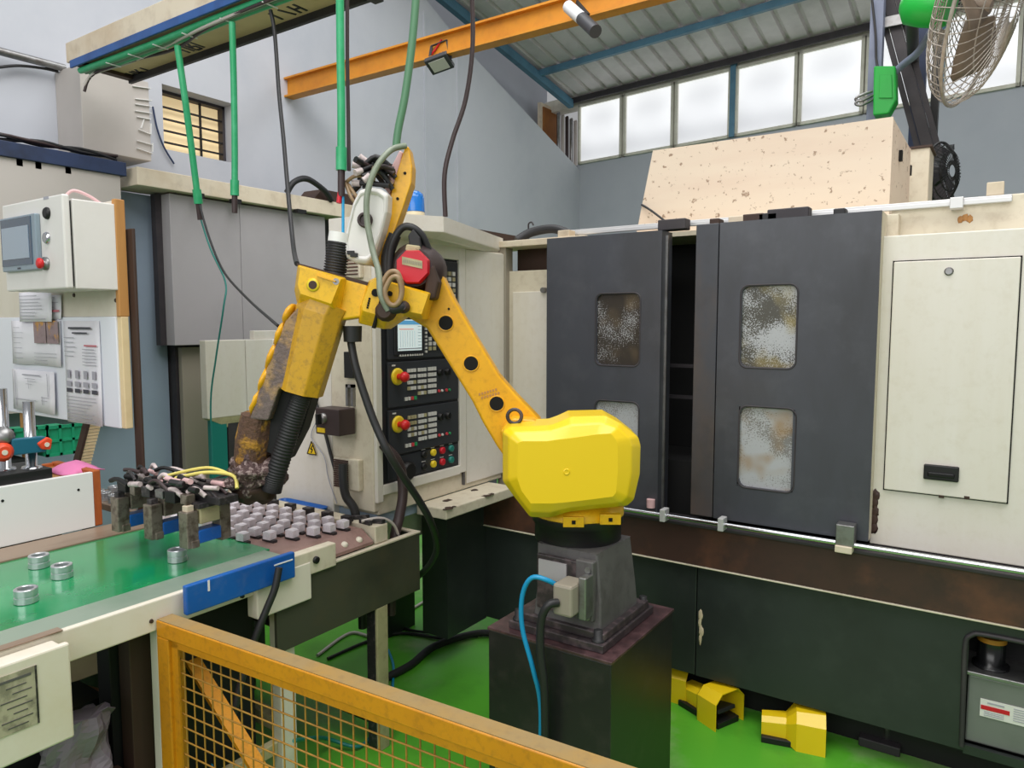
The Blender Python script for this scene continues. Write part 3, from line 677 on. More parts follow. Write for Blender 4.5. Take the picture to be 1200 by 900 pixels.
# motor cover: outline lofted to an inset front
out = [(589,506),(597,500),(645,498),(656,494),(669,488),(711,487),(729,497),(748,512),(751,522),(750,556),(743,586),(735,593),(693,597),(667,600),(644,607),(621,606),(603,583),(589,564)]
inn = [(607,519),(612,517),(640,517),(655,515),(672,513),(700,509),(716,508),(722,516),(724,524),(724,553),(722,577),(718,582),(695,585),(670,588),(648,590),(622,590),(611,575),(606,560)]
mid = [((a[0]*.62+b[0]*.38), (a[1]*.62+b[1]*.38)) for a, b in zip(out, inn)]
r0 = [RP(a, b, .15)-E3*.15 for a, b in out]; r1 = [RP(a, b, .17) for a, b in out]; r2 = [RP(a, b, .212) for a, b in mid]; r3 = [RP(a, b, .232) for a, b in inn]
MB().loft([r0, r1, r2, r3]).build('motor_cover', 'yellow', rob, .018, 5, 10, True)
MB().lathe(RP(664, 553, .232), E3, [(.010,0),(.0095,.0015),(.006,.0015),(.005,.0005)], 16).build('cover_screw', 'yellow', rob)
# upper arm with its three lightening holes (real rims set into the arm)
arm = [(478,372),(470,345),(476,318),(492,300),(509,304),(532,351),(556,392),(585,440),(606,464),(634,493),(637,512),(612,540),(594,540),(582,523),(566,496),(553,470),(535,441),(500,385)]
ua = MB(); plate(ua, arm, -.13, -.02); ua = ua.build('upper_arm', 'yellow_arm', rob, .01, 3, soft=True)
for px, py in ((522.5,378.5), (552,426), (582,473)):
    c = RP(px, py, -.019)
    MB().lathe(c-E3*.004, E3, [(.027,0),(.027,.0065),(.0235,.0065),(.0225,.0)], 24, True, False).mat(1).lathe(c-E3*.003, E3, [(.0235,0),(.0235,.0055)], 24).build('lightening_hole', ['yellow_arm', 'hole'], ua)
for px, py in ((526,362),): MB().lathe(RP(px, py, -.02), E3, [(.004,0),(.004,.002)], 8).build('screw', 'hole', ua)
# stamped marks on the arm
sm_ = MB()
for i in range(7):
    for r_ in range(2):
        a = RP(562+i*3.2+r_*3, 462+r_*4-i*.9, -.0185); sm_.obox(a, E1, E3, (0,0,1), .0028, .0006, .004)
sm_.build('stamp', 'wood', ua)
bs = MB(); plate(bs, [(586,505),(600,490),(625,492),(634,497),(637,515),(612,545),(594,542)], -.02, .06); bs.build('shoulder_boss', 'yellow_arm', rob, .008, soft=True)
eb = MB(); c = RP(603, 488, .09)
eb.tube([c+E1*.022*math.cos(a*math.pi/6)+V(0,0,.022*math.sin(a*math.pi/6)) for a in range(12)], .006, 8, 2, True); eb.cyl(c-V(0,0,.05), c-V(0,0,.02), .009, 10).build('lifting_eye', 'plate_dark', rob)
# elbow housing
def block(O, I, k0, k1, k2):
    a = [RP(p, q, k1)-E3*(k1-k0) for p, q in O]; b = [RP(p, q, k1) for p, q in O]; c = [RP(p, q, k2) for p, q in I]
    return MB().loft([a[::-1], b[::-1], c[::-1]])
block([(432,329),(440,325),(504,343),(496,375),(473,371),(450,386),(420,379),(421,362)], [(434,331),(441,327),(502,345),(494,368),(473,364),(452,372),(425,364),(424,357)], -.02, .09, .13).build('elbow_housing', 'yellow_elbow', rob, .005, soft=True)
eg = MB(); plate(eg, [(444.5,352),(447,353),(438,385),(435.5,384)], .10, .132); eg.build('housing_seam', 'hole', rob)
wr = MB(); plate(wr, [(396,323),(432,333),(424,372),(417,373),(396,376)], .0, .10); wr.build('wrist_neck', 'yellow_elbow', rob, .008, soft=True)
block([(349,310),(406,326),(397,376),(349,360),(345,340)], [(352,313),(400,326),(388,356),(352,344),(349,333)], .0, .10, .155).build('wrist_drive_housing', 'yellow_elbow', rob, .006, soft=True)
tp = MB(); plate(tp, [(348,308),(432,331),(432,335),(348,312)], .0, .10); tp.build('top_gasket', 'wood_dark', rob)
c = RP(367, 334, .154); MB().lathe(c, E3, [(.020,0),(.020,.004),(.013,.005)], 20).mat(1).lathe(c+E3*.004, E3, [(.014,0),(.012,.002)], 20).build('drain_plug', ['amber', 'wood_dark'], rob)
MB().bar(RP(372,323,.152), RP(394,330,.152), .004, .022, E3).build('lug_plate', 'yellow_arm', rob)
MB().lathe(RP(394, 330, .152), E3, [(.010,0),(.010,.004)], 10).build('screw', 'steel_dull', rob)
for px, py, r_ in ((440,343,.012), (457,344,.008), (372,322,.005)): MB().lathe(RP(px, py, .131), E3, [(r_,0),(r_,.003)], 12).build('screw', 'hole', rob)
st = MB()
for i in range(5): st.obox(RP(433-i*.6, 350+i*2.6, .1315), E1, E3, (0,0,1), .003, .0006, .003)
st.build('stamp', 'hole', rob)
# motor with the red cap
c = RP(484, 313, .07)
MB().lathe(c-E3*.22, E3, [(.075,0),(.085,.02),(.085,.15),(.06,.21)], 24).build('elbow_motor', 'cable_brown', rob)
oc = [c+(E1*math.cos(math.radians(22.5+45*i))+V(0,0,1)*math.sin(math.radians(22.5+45*i)))*.056 for i in range(8)]
oi = [c+E3*.02+(E1*math.cos(math.radians(22.5+45*i))+V(0,0,1)*math.sin(math.radians(22.5+45*i)))*.051 for i in range(8)]
if True:
    rc_ = MB().loft([[p-E3*.05 for p in oc][::-1], oc[::-1], oi[::-1]]).build('motor_cap', 'red', rob, .002)
MB().obox(c+E3*.0215-E1*.001+V(0,0,.012), E1+V(0,0,.22), E3, V(0,0,1), .032, .001, .012).build('cap_label', 'grip_cream', rc_)
mb = MB()
for i in range(10): mb.obox(c+E3*.0228+E1*(.026-.006*i)+V(0,0,.012+.0055-.0012*i), E1, E3, V(0,0,1), .0018, .0004, .005)
mb.build('cap_lettering', 'plate_old', rc_)
mk = MB(); plate(mk, [(497,345),(500,318),(508,310),(514,330),(510,350),(502,352)], -.02, .07); mk.build('motor_flange', 'wood_dark', rob, .006)
MB().tube([RP(456,318,.03), RP(458,290,.03), RP(470,268,.03), RP(484,267,.03), RP(497,280,.02), RP(506,306,.0)], .012, 8).build('motor_cable', 'cable', rob)
MB().tube([RP(455,320,.02), RP(454,300,.02), RP(463,275,.02)], .02, 8).build('motor_cable', 'cable', rob)
cnb = MB(); plate(cnb, [(473,300),(476,286),(492,288),(494,300)], .0, .06); cnb.build('motor_connector', 'grip_cream', rob, .004)
cnb = MB(); plate(cnb, [(480,291),(478,276),(484,268),(492,278),(494,292)], .01, .05); cnb.build('cable_clamp', 'rubber', rob, .004)
# valve bracket and cover
yb = MB(); plate(yb, [(475,171),(479,172),(483,194),(482,214),(470,250),(452,300),(443,316),(436,312),(436,300),(455,240),(462,212)], -.08, .0); yb.build('valve_bracket', 'yellow_arm', rob, .003)
for px, py in ((474.5,203), (466,233)): MB().lathe(RP(px, py, .0), E3, [(.005,0),(.005,.002)], 8).build('screw', 'hole', rob)
vb = MB(); plate(vb, [(458,196),(468,176),(472,178),(466,206),(456,228),(450,220)], -.06, -.01); vb.build('valve_block', 'tube_pink', rob, .004)
wc = [(422,222),(434,219),(446,221),(455,227),(454,248),(448,272),(438,302),(431,310),(418,309),(405,302),(403,288),(408,262),(414,238)]
P0_ = [RP(a, b, .07) for a, b in wc]; cen = sum(P0_, V(0,0,0))/len(P0_)
MB().loft([[p-E3*.07 for p in P0_], P0_, [cen+(p-cen)*.88+E3*.012 for p in P0_], [cen+(p-cen)*.80+E3*.004 for p in P0_]]).build('valve_cover', 'hmi_case', rob, .006)
MB().lathe(RP(428, 258, .078), E3, [(.024,0),(.024,.006),(.016,.008),(.015,.002)], 18).build('cable_gland', 'cable_brown', rob)
for px, py in ((411,296), (415,299)): MB().obox(RP(px, py, .085), E1, E3, V(0,0,1), .012, .003, .006).build('cover_latch', 'black', rob, .001)
# dressing hoses
MB().tube([RP(475,171,.01), RP(458,176,.05), RP(441,196,.09), RP(431,225,.11), RP(430,255,.11), RP(436,290,.12), RP(444,320,.15), RP(446,345,.17), RP(455,364,.165)], .0095, 10).build('dress_hose', 'hose_grey', rob)
for k_, (rr, dx) in enumerate(((17, 0), (13.5, 2))):
    MB().tube([RP(459+dx+rr*.72*math.cos(a*math.pi/5)+(2 if 5 < a < 9 else 0), 339+k_*2+rr*1.25*math.sin(a*math.pi/5), .155+.02*k_) for a in range(10)], .008, 8, 5, True).build('hose_loop', 'hose_tan', rob)
MB().tube([RP(452,362,.15), RP(463,362,.16), RP(474,359,.15)], .016, 8).build('hose_fitting', 'cable', rob)
MB().lathe(RP(453, 365, .13), E3, [(.032,0),(.03,.03),(.02,.04)], 12).build('hose_bracket', 'wood_dark', rob)
MB().lathe(RP(474, 360, .13), E3, [(.018,0),(.02,.02),(.01,.035)], 12).build('hose_gland', 'cable_brown', rob)
rng = random.Random(3)
for i in range(16):
    a = RP(458+rng.uniform(-6,8), 205+rng.uniform(-12,20), .0+rng.uniform(-.05,.05)); b = RP(421+rng.uniform(-3,10), 187+i*2.3, rng.uniform(-.04,.07))
    mmid = (a+b)/2+V(0,0,rng.uniform(.0,.035))
    MB().tube([a, mmid, b], .008, 6, 4).build('air_tube', ('cable','cable_brown','rubber','hose_tan')[i % 4], rob)
    d_ = (b-mmid).normalized(); MB().cyl(b-d_*.01, b+d_*.016, .0105, 8).build('push_fitting', 'black' if i % 3 else 'tube_pale', rob)
for i, (a, b, c) in enumerate((((405,214),(418,206),(440,210)), ((404,212),(412,232),(419,240)), ((408,216),(416,228),(422,236)))):
    MB().tube([RP(*a,.03), RP(*b,.05), RP(*c,.04)], .006, 6).build('air_tube', 'hose_tan', rob)
# black bellows on top of the wrist housing
bl = MB(); a = RP(392, 322, .06); b = RP(397, 284, .06); d_ = b-a
prof = [];
for i in range(12): prof += [(.030, d_.length*i/12), (.036, d_.length*(i+.35)/12), (.036, d_.length*(i+.65)/12)]
bl.lathe(a, d_, prof+[(.03, d_.length)], 16).build('cable_conduit', 'rubber', rob)
MB().cyl(b, b+d_.normalized()*.03, .034, 14).build('conduit_collar', 'white_plastic', rob)
# forearm
def octo(c, u, v, a, b, ch=.45):
    P = [(a, -b*ch), (a, b*ch), (a*ch, b), (-a*ch, b), (-a, b*ch), (-a, -b*ch), (-a*ch, -b), (a*ch, -b)]
    return [c+u*x+v*y for x, y in P]
def arm_loft(cs, k, halfs, hb):
    C_ = [RP(a, b, k) for a, b in cs]; rings = []
    for i, c in enumerate(C_):
        d_ = (C_[min(i+1, len(C_)-1)]-C_[max(i-1, 0)]).normalized(); u = E3.cross(d_).normalized(); rings.append(octo(c, u, E3, halfs[i], hb[i]))
    return MB().loft(rings)
arm_loft([(384,352), (377,366), (353,459)], .075, [.072,.074,.064], [.07,.075,.07]).build('forearm', 'forearm', rob, .004)
fc_ = MB(); plate(fc_, [(349,360),(368,367),(347,457),(327,455),(314,493),(292,491),(312,432),(334,376)], -.01, .125); fc_.build('forearm_caked_side', 'forearm_caked', rob, .006)
dk = MB(); plate(dk, [(326,455),(368,459),(354,505),(336,540),(310,528),(313,490)], .0, .085); dk.build('forearm_hollow', 'interior', rob)
for i, (px, py, l_) in enumerate(((340,369,.036),(331,391,.046),(321,418,.048),(312,445,.046),(303,470,.046))):
    ax_ = (RP(345,362,.06)-RP(293,500,.06)).normalized()
    MB().ball(RP(px, py, .085), .015, .05, l_, 12, 8, (E3.cross(ax_), E3, ax_), .25, i).build('splash_pad', 'yellow_arm', rob)
cs = [(354,462),(344,490),(333,525),(322,560),(318,575)]; P = [RP(a, b, .10) for a, b in cs]
MB().tube(P, lambda t: .031+.0012*math.cos(t*math.pi*2*40), 16, 60).build('wrist_conduit', 'rubber', rob)
# caked wrist
arm_loft([(304,486), (299,515), (294,552)], .055, [.050,.056,.05], [.068,.07,.06]).build('wrist_casting', 'caked', rob, .012)
MB().ball(RP(299, 553, .07), .082, .085, .062, 28, 18, (E1, E3, V(0,0,1)), .55, 4).build('wrist', 'chips', rob)
MB().ball(RP(300, 572, .05), .07, .075, .05, 18, 12, (E1, E3, V(0,0,1)), .4, 9).build('wrist_flange', 'wood_dark', rob)

# gripper: three jaw sets on a cross bar
GZ = .965
def G(px, py, z): return U(px, py, Z=z)
g3 = G(241, 622, .955); g1 = G(161, 604, .955)
gx = (g3-g1).normalized(); gy = V(-gx.y, gx.x, 0)
if gy.y < 0: gy = -gy
grp = MB().obox((g1+g3)/2+gx*.02+V(0,0,.105)+gy*.02, gx, gy, (0,0,1), (g3-g1).length/2+.07, .035, .012).build('gripper_bar', 'grip_black', rob, .003)
sa = RP(292, 566, .04); sb = (g1+g3)/2+V(0,0,.125)+gx*.05+gy*.03
MB().cyl(sa, sb, .018, 14).build('gripper_shaft', 'cable_brown', rob)
MB().obox(g3+V(0,0,.09)+gy*.03, gx, gy, (0,0,1), .035, .075, .008).build('gripper_plate', 'grip_black', rob, .002)
for i in range(3):
    c = g1+(g3-g1)*(i/2); sc = 1.0
    j = MB().obox(c+V(0,0,.06), gx, gy, (0,0,1), .026, .035, .028).build('gripper_body', 'grip_cream' if i == 2 else 'grip_metal', rob, .003)
    for s_ in (-1, 1):
        MB().obox(c+gy*s_*.058+V(0,0,.02), gx, gy, (0,0,1), .021, .020, .056).build('gripper_finger', 'grip_metal', j, .003)
        MB().obox(c+gy*s_*.052+V(0,0,-.026), gx, gy, (0,0,1), .024, .014, .012).build('finger_tip', 'grip_metal', j, .003)
    MB().obox(c+V(0,0,-.008), gx, gy, (0,0,1), .023, .040, .020).build('jaw_insert', 'blue_paint', j, .003)
    for s_ in (-1, 1): MB().obox(c+gy*s_*.058+V(0,0,.083), gx, gy, (0,0,1), .012, .012, .010).build('sensor', 'beam_cream' if i == 2 else 'grip_black', j, .002)
rng = random.Random(11)
gl = (g3-g1).length
for i in range(44):
    t = -.12+1.2*((i*7) % 44)/44; w_ = -.06+.13*((i*5) % 11)/11; z_ = .125+.016*(i % 3)
    a = g1+gx*gl*t+gy*w_+V(0,0,z_); d_ = (gx+gy*rng.uniform(-.35,.35)+V(0,0,rng.uniform(-.12,.12))).normalized(); L_ = rng.uniform(.035,.07)
    if i % 2: MB().cyl(a, a+d_*L_, rng.choice((.007,.009,.010)), 8).build('push_fitting', ('tube_pale','grip_black','tube_pink','black')[(i//2) % 4], rob)
    else: MB().tube([a, a+d_*L_*.6+V(0,0,rng.uniform(.004,.016)), a+d_*L_*1.5+V(0,0,rng.uniform(-.012,.004))], rng.choice((.005,.0065,.008)), 6, 4).build('air_tube', ('black','tube_pale','grip_black','cable_brown')[(i//2) % 4], rob)
for i in range(18):
    t = -.1+1.05*i/17; a = g1+gx*gl*t+gy*(.05*math.sin(i*2.1))+V(0,0,.108)
    MB().obox(a, gx+gy*rng.uniform(-.3,.3), gy, (0,0,1), rng.uniform(.014,.026), rng.uniform(.010,.018), rng.uniform(.012,.018)).build('valve_fitting', ('grip_black','grip_metal','black','steel_dull')[i % 4], rob, .002)
MB().tube([g3-gx*.14+V(0,0,.15), g3-gx*.03+gy*.03+V(0,0,.175), g3+gx*.06+gy*.06+V(0,0,.17), g3+gx*.09+gy*.05+V(0,0,.135)], .006, 8).build('air_tube', 'tube_yellow', rob)
MB().tube([g3-gx*.20+V(0,0,.15), g3-gx*.05+gy*.05+V(0,0,.185), g3+gx*.05+gy*.07+V(0,0,.165)], .005, 8).build('air_tube', 'tube_yellow', rob)
MB().tube([G(228,578,1.06), G(228,565,1.06)+gy*.1, G(262,562,1.02)+gy*.25], .004, 6, 3).build('guard_rod', 'black', rob)

# hoses tied to the pedestal
o = MB().tube([V(-1.068,1.845,.80), V(-1.09,1.80,.835), V(-1.135,1.78,.84), V(-1.165,1.775,.78), V(-1.165,1.775,.68), V(-1.13,1.78,.56), V(-1.115,1.80,.44), V(-1.12,1.805,.25), V(-1.13,1.80,.06), V(-1.14,1.76,.012), V(-1.3,1.6,.012)], .0075, 10).build('air_hose', 'hose_blue')
tag(o, 'bright blue air hose hanging down the front of the pedestal', 'hose')
o = MB().tube([V(-1.055,1.80,.775), V(-1.075,1.775,.77), V(-1.095,1.77,.72), V(-1.10,1.775,.62), V(-1.092,1.785,.5), V(-1.097,1.80,.25), V(-1.10,1.80,.04), V(-1.06,1.72,.02), V(-.9,1.6,.02)], .0125, 10).build('power_cable', 'cable')
tag(o, 'thick black cable plugged into the robot base connector', 'cable')
# big black robot cable looping off the elbow
MB().lathe(RP(413, 382, .06), V(0,0,-1), [(.03,0),(.028,.05)], 12).build('cable_boot', 'cable', rob)
pts = [RP(410,388,.06), RP(412,405,.06), RP(417,430,.07), RP(428,465,.08), RP(440,498,.09), RP(455,530,.10), RP(470,555,.06), RP(490,585,-.02), RP(505,612,-.10), U(512,640,Y=2.04), U(506,658,Y=2.10), U(494,672,Y=2.15), U(478,684,Y=2.17)]
tag(MB().tube(pts, .0125, 10).build('robot_cable', 'cable'), 'thick black cable sagging from the robot elbow past the control panel', 'cable')
pts = [U(447,520,X=-1.985), U(462,535,X=-1.95), U(470,552,X=-1.94), U(472,580,X=-1.93), U(468,605,X=-1.92), U(464,622,X=-1.91), U(459,660,X=-1.91), U(458,720,X=-1.91)]
tag(MB().tube(pts, .02, 10).build('flexible_conduit', 'cable_brown'), 'ribbed black conduit dropping from the control panel behind the conveyor end', 'cable')
pts = [V(-2.115,1.945,1.05), V(-2.11,1.94,.98), V(-2.10,1.945,.92), V(-2.07,1.962,.86), V(-2.05,1.962,.7), V(-2.04,1.962,.4)]
tag(MB().tube(pts, .017, 10).build('switch_cable', 'cable'), 'black cable hanging from the isolator switch on the cabinet', 'cable')

# ================================================================== CONVEYOR
CZ = .85
cv = thing('conveyor', 'cream framed conveyor with green belt and pallet of nests', 'conveyor', (-2.2, 1.3, 0))
FX, BXc = -1.875, -2.575      # belt edges (aisle side, far side)
MB().box(BXc+.01, FX-.115, .2, 1.50, CZ-.012, CZ).build('belt', 'belt', cv, .002)
MB().box(FX-.115, FX-.008, .2, 1.48, CZ-.012, CZ+.0015).build('slide_strip', 'belt_edge', cv, .001)
MB().box(FX-.008, FX+.012, .2, 1.52, CZ-.082, CZ+.003).build('side_rail', 'cabinet_ivory', cv, .004)
MB().box(FX-.012, FX+.016, .2, .80, CZ+.003, CZ+.007).build('wear_strip', 'rail_tan', cv, .001)
MB().box(BXc-.14, BXc+.01, .2, 1.62, CZ-.03, CZ+.006).build('far_rail', 'rail_tan', cv, .003)
MB().box(BXc, FX-.01, .2, 1.5, CZ-.09, CZ-.02).build('bed_plate', 'post_dark', cv)
MB().box(FX+.031, FX+.050, 1.10, 1.47, CZ-.055, CZ+.028).build('blue_guard', 'blue_paint', cv, .004)
mk = MB(); 
for y in (1.165,): mk.box(FX+.05, FX+.0515, y, y+.006, CZ-.005, CZ+.026)
mk.box(FX+.05, FX+.0515, 1.39, 1.46, CZ+.004, CZ+.008); mk.build('scratch', 'white_plastic', cv)
MB().box(FX-.02, FX+.03, 1.34, 1.55, CZ-.155, CZ-.03).build('joint_plate', 'cabinet_ivory', cv, .004)
MB().box(FX-.01, FX+.028, 1.47, 1.66, CZ-.075, CZ+.005).build('joint_bracket', 'cream_old', cv, .004)
MB().lathe((FX+.028, 1.57, CZ-.03), (1,0,0), [(.012,0),(.012,.008),(.007,.009)], 12).build('bolt', 'black', cv)
for y in (1.30, 1.44): MB().lathe((FX+.012, y, CZ-.07), (1,0,0), [(.007,0),(.006,.006)], 10).build('bolt', 'black', cv)
for y in (.80, 1.02): MB().lathe((FX+.012, y, CZ-.05), (1,0,0), [(.006,0),(.005,.004)], 10).build('bolt', 'wood_dark', cv)
MB().box(FX-.05, FX, 1.44, 1.50, 0, CZ-.15).build('leg', 'cabinet_ivory', cv, .003)
MB().box(FX-.045, FX-.008, 1.045, 1.085, 0, CZ-.09).build('leg', 'cabinet_ivory', cv, .003)
MB().box(FX-.13, FX-.07, 1.0, 1.06, 0, CZ-.09).build('leg', 'wood_dark', cv, .003)
MB().box(FX-.21, FX-.14, .98, 1.05, 0, CZ-.09).build('leg', 'interior', cv, .003)
MB().box(BXc, BXc+.06, 1.4, 1.46, 0, CZ-.09).build('leg', 'post_dark', cv, .003)
MB().box(BXc, FX-.05, 1.46, 1.5, .25, .30).build('cross_brace', 'grip_cream', cv, .003)
MB().box(FX-.05, FX-.02, .3, 1.44, .20, .24).build('cross_brace', 'grip_cream', cv, .003)
# pallet end of the conveyor
PZ = CZ+.0
TX0, TX1, TY0, TY1 = -2.78, -1.90, 1.52, 1.86
MB().box(-2.80, -1.93, 1.47, 1.86, PZ-.05, PZ-.006).build('pallet_plate', 'pallet', cv, .003)
rampA = [V(-1.93,1.53,PZ-.006), V(-1.872,1.53,PZ-.045), V(-1.872,1.86,PZ-.045), V(-1.93,1.86,PZ-.006)]
MB().prism(rampA, (0,0,-.012)).build('ramp_plate', 'pallet', cv, .001)
for y in (1.60, 1.67, 1.74, 1.81): MB().lathe((-1.893, y, PZ-.032), (.55,0,.8), [(.013,0),(.012,.006),(.006,.010)], 12).build('guide_button', 'button_white', cv)
MB().box(-2.80, -1.87, 1.87, 1.935, PZ-.06, PZ+.006).build('end_rail', 'cream_old', cv, .004)
BXF = -1.858; bz1 = U(492, 622, X=BXF).z; bz0 = U(492, 691, X=BXF).z; byr = U(492, 650, X=BXF).y
MB().box(BXF-.022, BXF+.003, 1.50, byr+.003, bz1-.008, bz1).box(-1.99, BXF-.022, byr-.02, byr+.003, bz1-.008, bz1).build('box_rim', 'cream_old', cv, .002)
MB().box(BXF-.015, BXF, 1.42, byr, bz0, bz1-.008).box(-1.99, BXF-.015, byr-.015, byr, bz0, bz1-.008).box(-1.99, BXF-.015, 1.54, byr-.015, bz0, bz0+.006).box(-2.75, -1.99, 1.54, 1.93, bz0, bz0+.006).box(-2.75, -1.99, 1.925, 1.935, bz0, PZ-.06).build('drip_box', 'drip_olive', cv, .002)
MB().box(-1.915, BXF-.012, 1.86, 1.915, 0, bz0).build('leg', 'grip_black', cv, .003)
MB().box(BXF-.012, BXF, 1.86, 1.915, 0, bz0).build('leg', 'grip_cream', cv, .002)
MB().box(-2.7, -2.64, 1.84, 1.90, 0, bz0).build('leg', 'grip_black', cv, .003)
MB().box(-2.64, -1.915, 1.86, 1.90, .10, .15).build('cross_brace', 'black', cv, .003)
src = None
for i in range(7):
    b = MB().obox((-2.66+.108*i, 1.865, PZ+.014), (1,.1,0), (-.1,1,0), (0,0,1), .020, .014, .014)
    b.build('stop_block', 'grip_black', cv, .002)
for i, (x, y) in enumerate(((-1.955,1.90),(-1.925,1.875),(-1.90,1.905),(-1.99,1.91))):
    MB().obox((x, y, PZ+.015), (1,.5*i-.6,0), (.2,1,0), (0,0,1), .03, .008, .008).build('clip', 'grip_black', cv, .002)
MB().tube([V(-1.93,1.86,PZ+.02), V(-1.90,1.93,PZ+.02), V(-1.89,1.99,PZ-.02), V(-1.90,2.03,PZ-.10)], .006, 6).build('loose_wire', 'cable_pale', cv)
# nests, each with a cast cube waiting in it
ORD = ('first','second','third','fourth','fifth','sixth','seventh','eighth','ninth','tenth','eleventh','twelfth')
rows = [(1.505,-2.14), (1.565,-2.075), (1.625,-2.03), (1.685,-1.99), (1.745,-1.975), (1.805,-1.97)]
first = None
for r_, (y, xe) in enumerate(rows):
    x = xe; c = 0
    while x > -2.74:
        nb = MB().box(x-.030, x+.030, y-.009, y+.009, PZ-.006, PZ+.003)
        if first is None: first = nb.build('nest', 'grip_black', cv); f0 = V(x, y, 0)
        else: shared_copy(first, 'nest', cv, V(x, y, 0)-f0)
        pt = MB().obox((x, y, PZ+.0165), (1,.12,0), (-.12,1,0), (0,0,1), .0175, .0155, .0130)
        pt.box(x-.011, x+.011, y-.0145, y+.0145, PZ+.0295, PZ+.0315)
        o = pt.build('casting', 'part_cast', None, .003)
        tag(o, '%s cast block from the drip box end, %s row of the pallet' % (ORD[c], ('front', 'second', 'third', 'fourth', 'fifth', 'rearmost')[r_]), 'casting', 'cast blocks on the conveyor pallet')
        x -= .080; c += 1
# finished rings riding on the belt
def ring(x, y, z, label, group, s=1.0, tilt=None):
    prof = [(.021,0),(.0285,0),(.0285,.015),(.0265,.016),(.0265,.020),(.0285,.021),(.0285,.036),(.0270,.038),(.0205,.038),(.0190,.036),(.0190,.002),(.021,0)]
    mb = MB()
    for q, w_ in zip(prof[:-1], prof[1:]): mb.lathe((x, y, z), tilt or (0,0,1), [(q[0]*s, q[1]*s), (w_[0]*s, w_[1]*s)], 32, True, False)
    o = mb.build('ring_part', 'part_metal')
    tag(o, label, 'metal ring', group)
for (px, py), lb in zip(((208,657), (46,664), (73,676), (31,705)), ('polished steel ring on the belt below the gripper', 'polished steel ring on the belt farthest back beside the tan rail', 'polished steel ring in the middle of the belt, between two others', 'polished steel ring nearest the front edge of the belt')):
    p = U(px, py, Z=CZ+.0016); ring(p.x, p.y, CZ+.0018, lb, 'finished rings on the green belt')
# heap of finished rings beyond the white box
bench = thing('parts_bench', 'low brown bench heaped with machined rings beyond the conveyor', 'bench', (-3.1, 1.75, 0))
MB().box(-3.5, -2.865, 1.58, 2.15, .78, .81).build('bench_top', 'rail_tan', bench, .003)
for x in (-3.46, -2.9):
    for y in (1.62, 2.11): MB().box(x-.02, x+.02, y-.02, y+.02, 0, .78).build('leg', 'post_dark', bench)
rng = random.Random(5)
n_ = 0
for i in range(7):
    for j in range(5):
        x = -2.90-.078*i+rng.uniform(-.006,.006); y = 1.62+.078*j+rng.uniform(-.006,.006)
        ring(x, y, .811, 'machined ring in the heap on the bench behind the board post', 'rings heaped on the bench', .95)
# blue tub behind the pallet
# ================================================================== FENCE
FA, FB_ = V(-1.86, 1.055, 0), V(.25, 1.175, 0)
fd = (FB_-FA).normalized(); fn = V(fd.y, -fd.x, 0); FT = .80; FL = (FB_-FA).length
fe = thing('safety_fence', 'yellow framed wire mesh safety fence in the foreground', 'fence', tuple(FA))
def fp(s_, z, o_=0): return FA+fd*s_+fn*o_+V(0,0,z)
tt = MB().obox(fp(FL/2, FT-.022), fd, fn, (0,0,1), FL/2, .025, .022).build('top_rail', 'fence_yellow', fe, .003)
MB().obox(fp(FL/2, FT+.0012), fd, fn, (0,0,1), FL/2-.002, .022, .001).build('rail_dust', 'fence_dust', tt)
for s_ in (.025, FL-.025): MB().obox(fp(s_, (FT-.044)/2), fd, fn, (0,0,1), .025, .025, (FT-.044)/2).build('post', 'fence_yellow', fe, .003)
MB().obox(fp(FL/2, .10), fd, fn, (0,0,1), FL/2-.05, .02, .02).build('bottom_rail', 'fence_yellow', fe, .003)
MB().obox(fp(.062, .44, .012), fd, fn, (0,0,1), .014, .003, .315).build('mesh_strip', 'fence_yellow', fe)
MB().obox(fp(FL/2, FT-.055, .012), fd, fn, (0,0,1), FL/2-.05, .003, .012).build('mesh_strip', 'fence_yellow', fe)
pitch = .038; i = 0; s_ = .08
wv = None
while s_ < FL-.05:
    if wv is None: wv = MB().cyl(fp(s_, .115), fp(s_, FT-.05), .0022, 6).build('wire', 'mesh_wire', fe); s0 = s_
    else: shared_copy(wv, 'wire', fe, fd*(s_-s0))
    s_ += pitch
wh = None; z_ = .13
while z_ < FT-.06:
    if wh is None: wh = MB().cyl(fp(.045, z_, .004), fp(FL-.045, z_, .004), .0022, 6).build('wire', 'mesh_wire', fe); z0 = z_
    else: shared_copy(wh, 'wire', fe, V(0,0,z_-z0))
    z_ += pitch

# ================================================================== LEFT SIDE OF THE HALL
LX = -4.33
bb = thing('blue_channel', 'dark blue steel channel carrying black cables above the grey partition', 'beam', (-4.36, 1.6, 2.39))
cz0, cz1 = U(145, 206, X=LX+.02).z, U(145, 190, X=LX+.02).z
MB().box(-4.42, LX+.02, .6, 2.33, cz0, cz1).build('channel', 'navy', bb, .003)
for i, y in enumerate((1.62, 1.76, 1.85, 2.0)): MB().box(LX-.02, LX, y, y+.03, cz0-.035, cz0).build('clip', 'black', bb)
for i in range(5):
    pts = [V(-4.36+.015*math.sin(2.3*j+i*1.7), .7+.2*j, cz1+.010+.030*abs(math.sin(1.3*j+i))) for j in range(9)]
    MB().tube(pts, .009, 6, 4).build('channel_cable', ('cable','cable_brown','rubber')[i % 3], bb)
tag(MB().box(-4.40, LX, .6, 2.30, 1.12, cz0-.001).build('partition_panel', 'grey_panel_warm'), 'warm grey partition panel behind the touch screen box', 'panel')
tag(MB().box(-4.62, -4.52, 1.5, 2.66, 0, 2.40).build('partition_panel', 'blue_grey'), 'tall blue grey panel standing beside the wooden post', 'panel')
gm = thing('grey_enclosure', 'background machine with wide grey cover under a cream beam', 'machine', (-4.4, 3.2, 0))
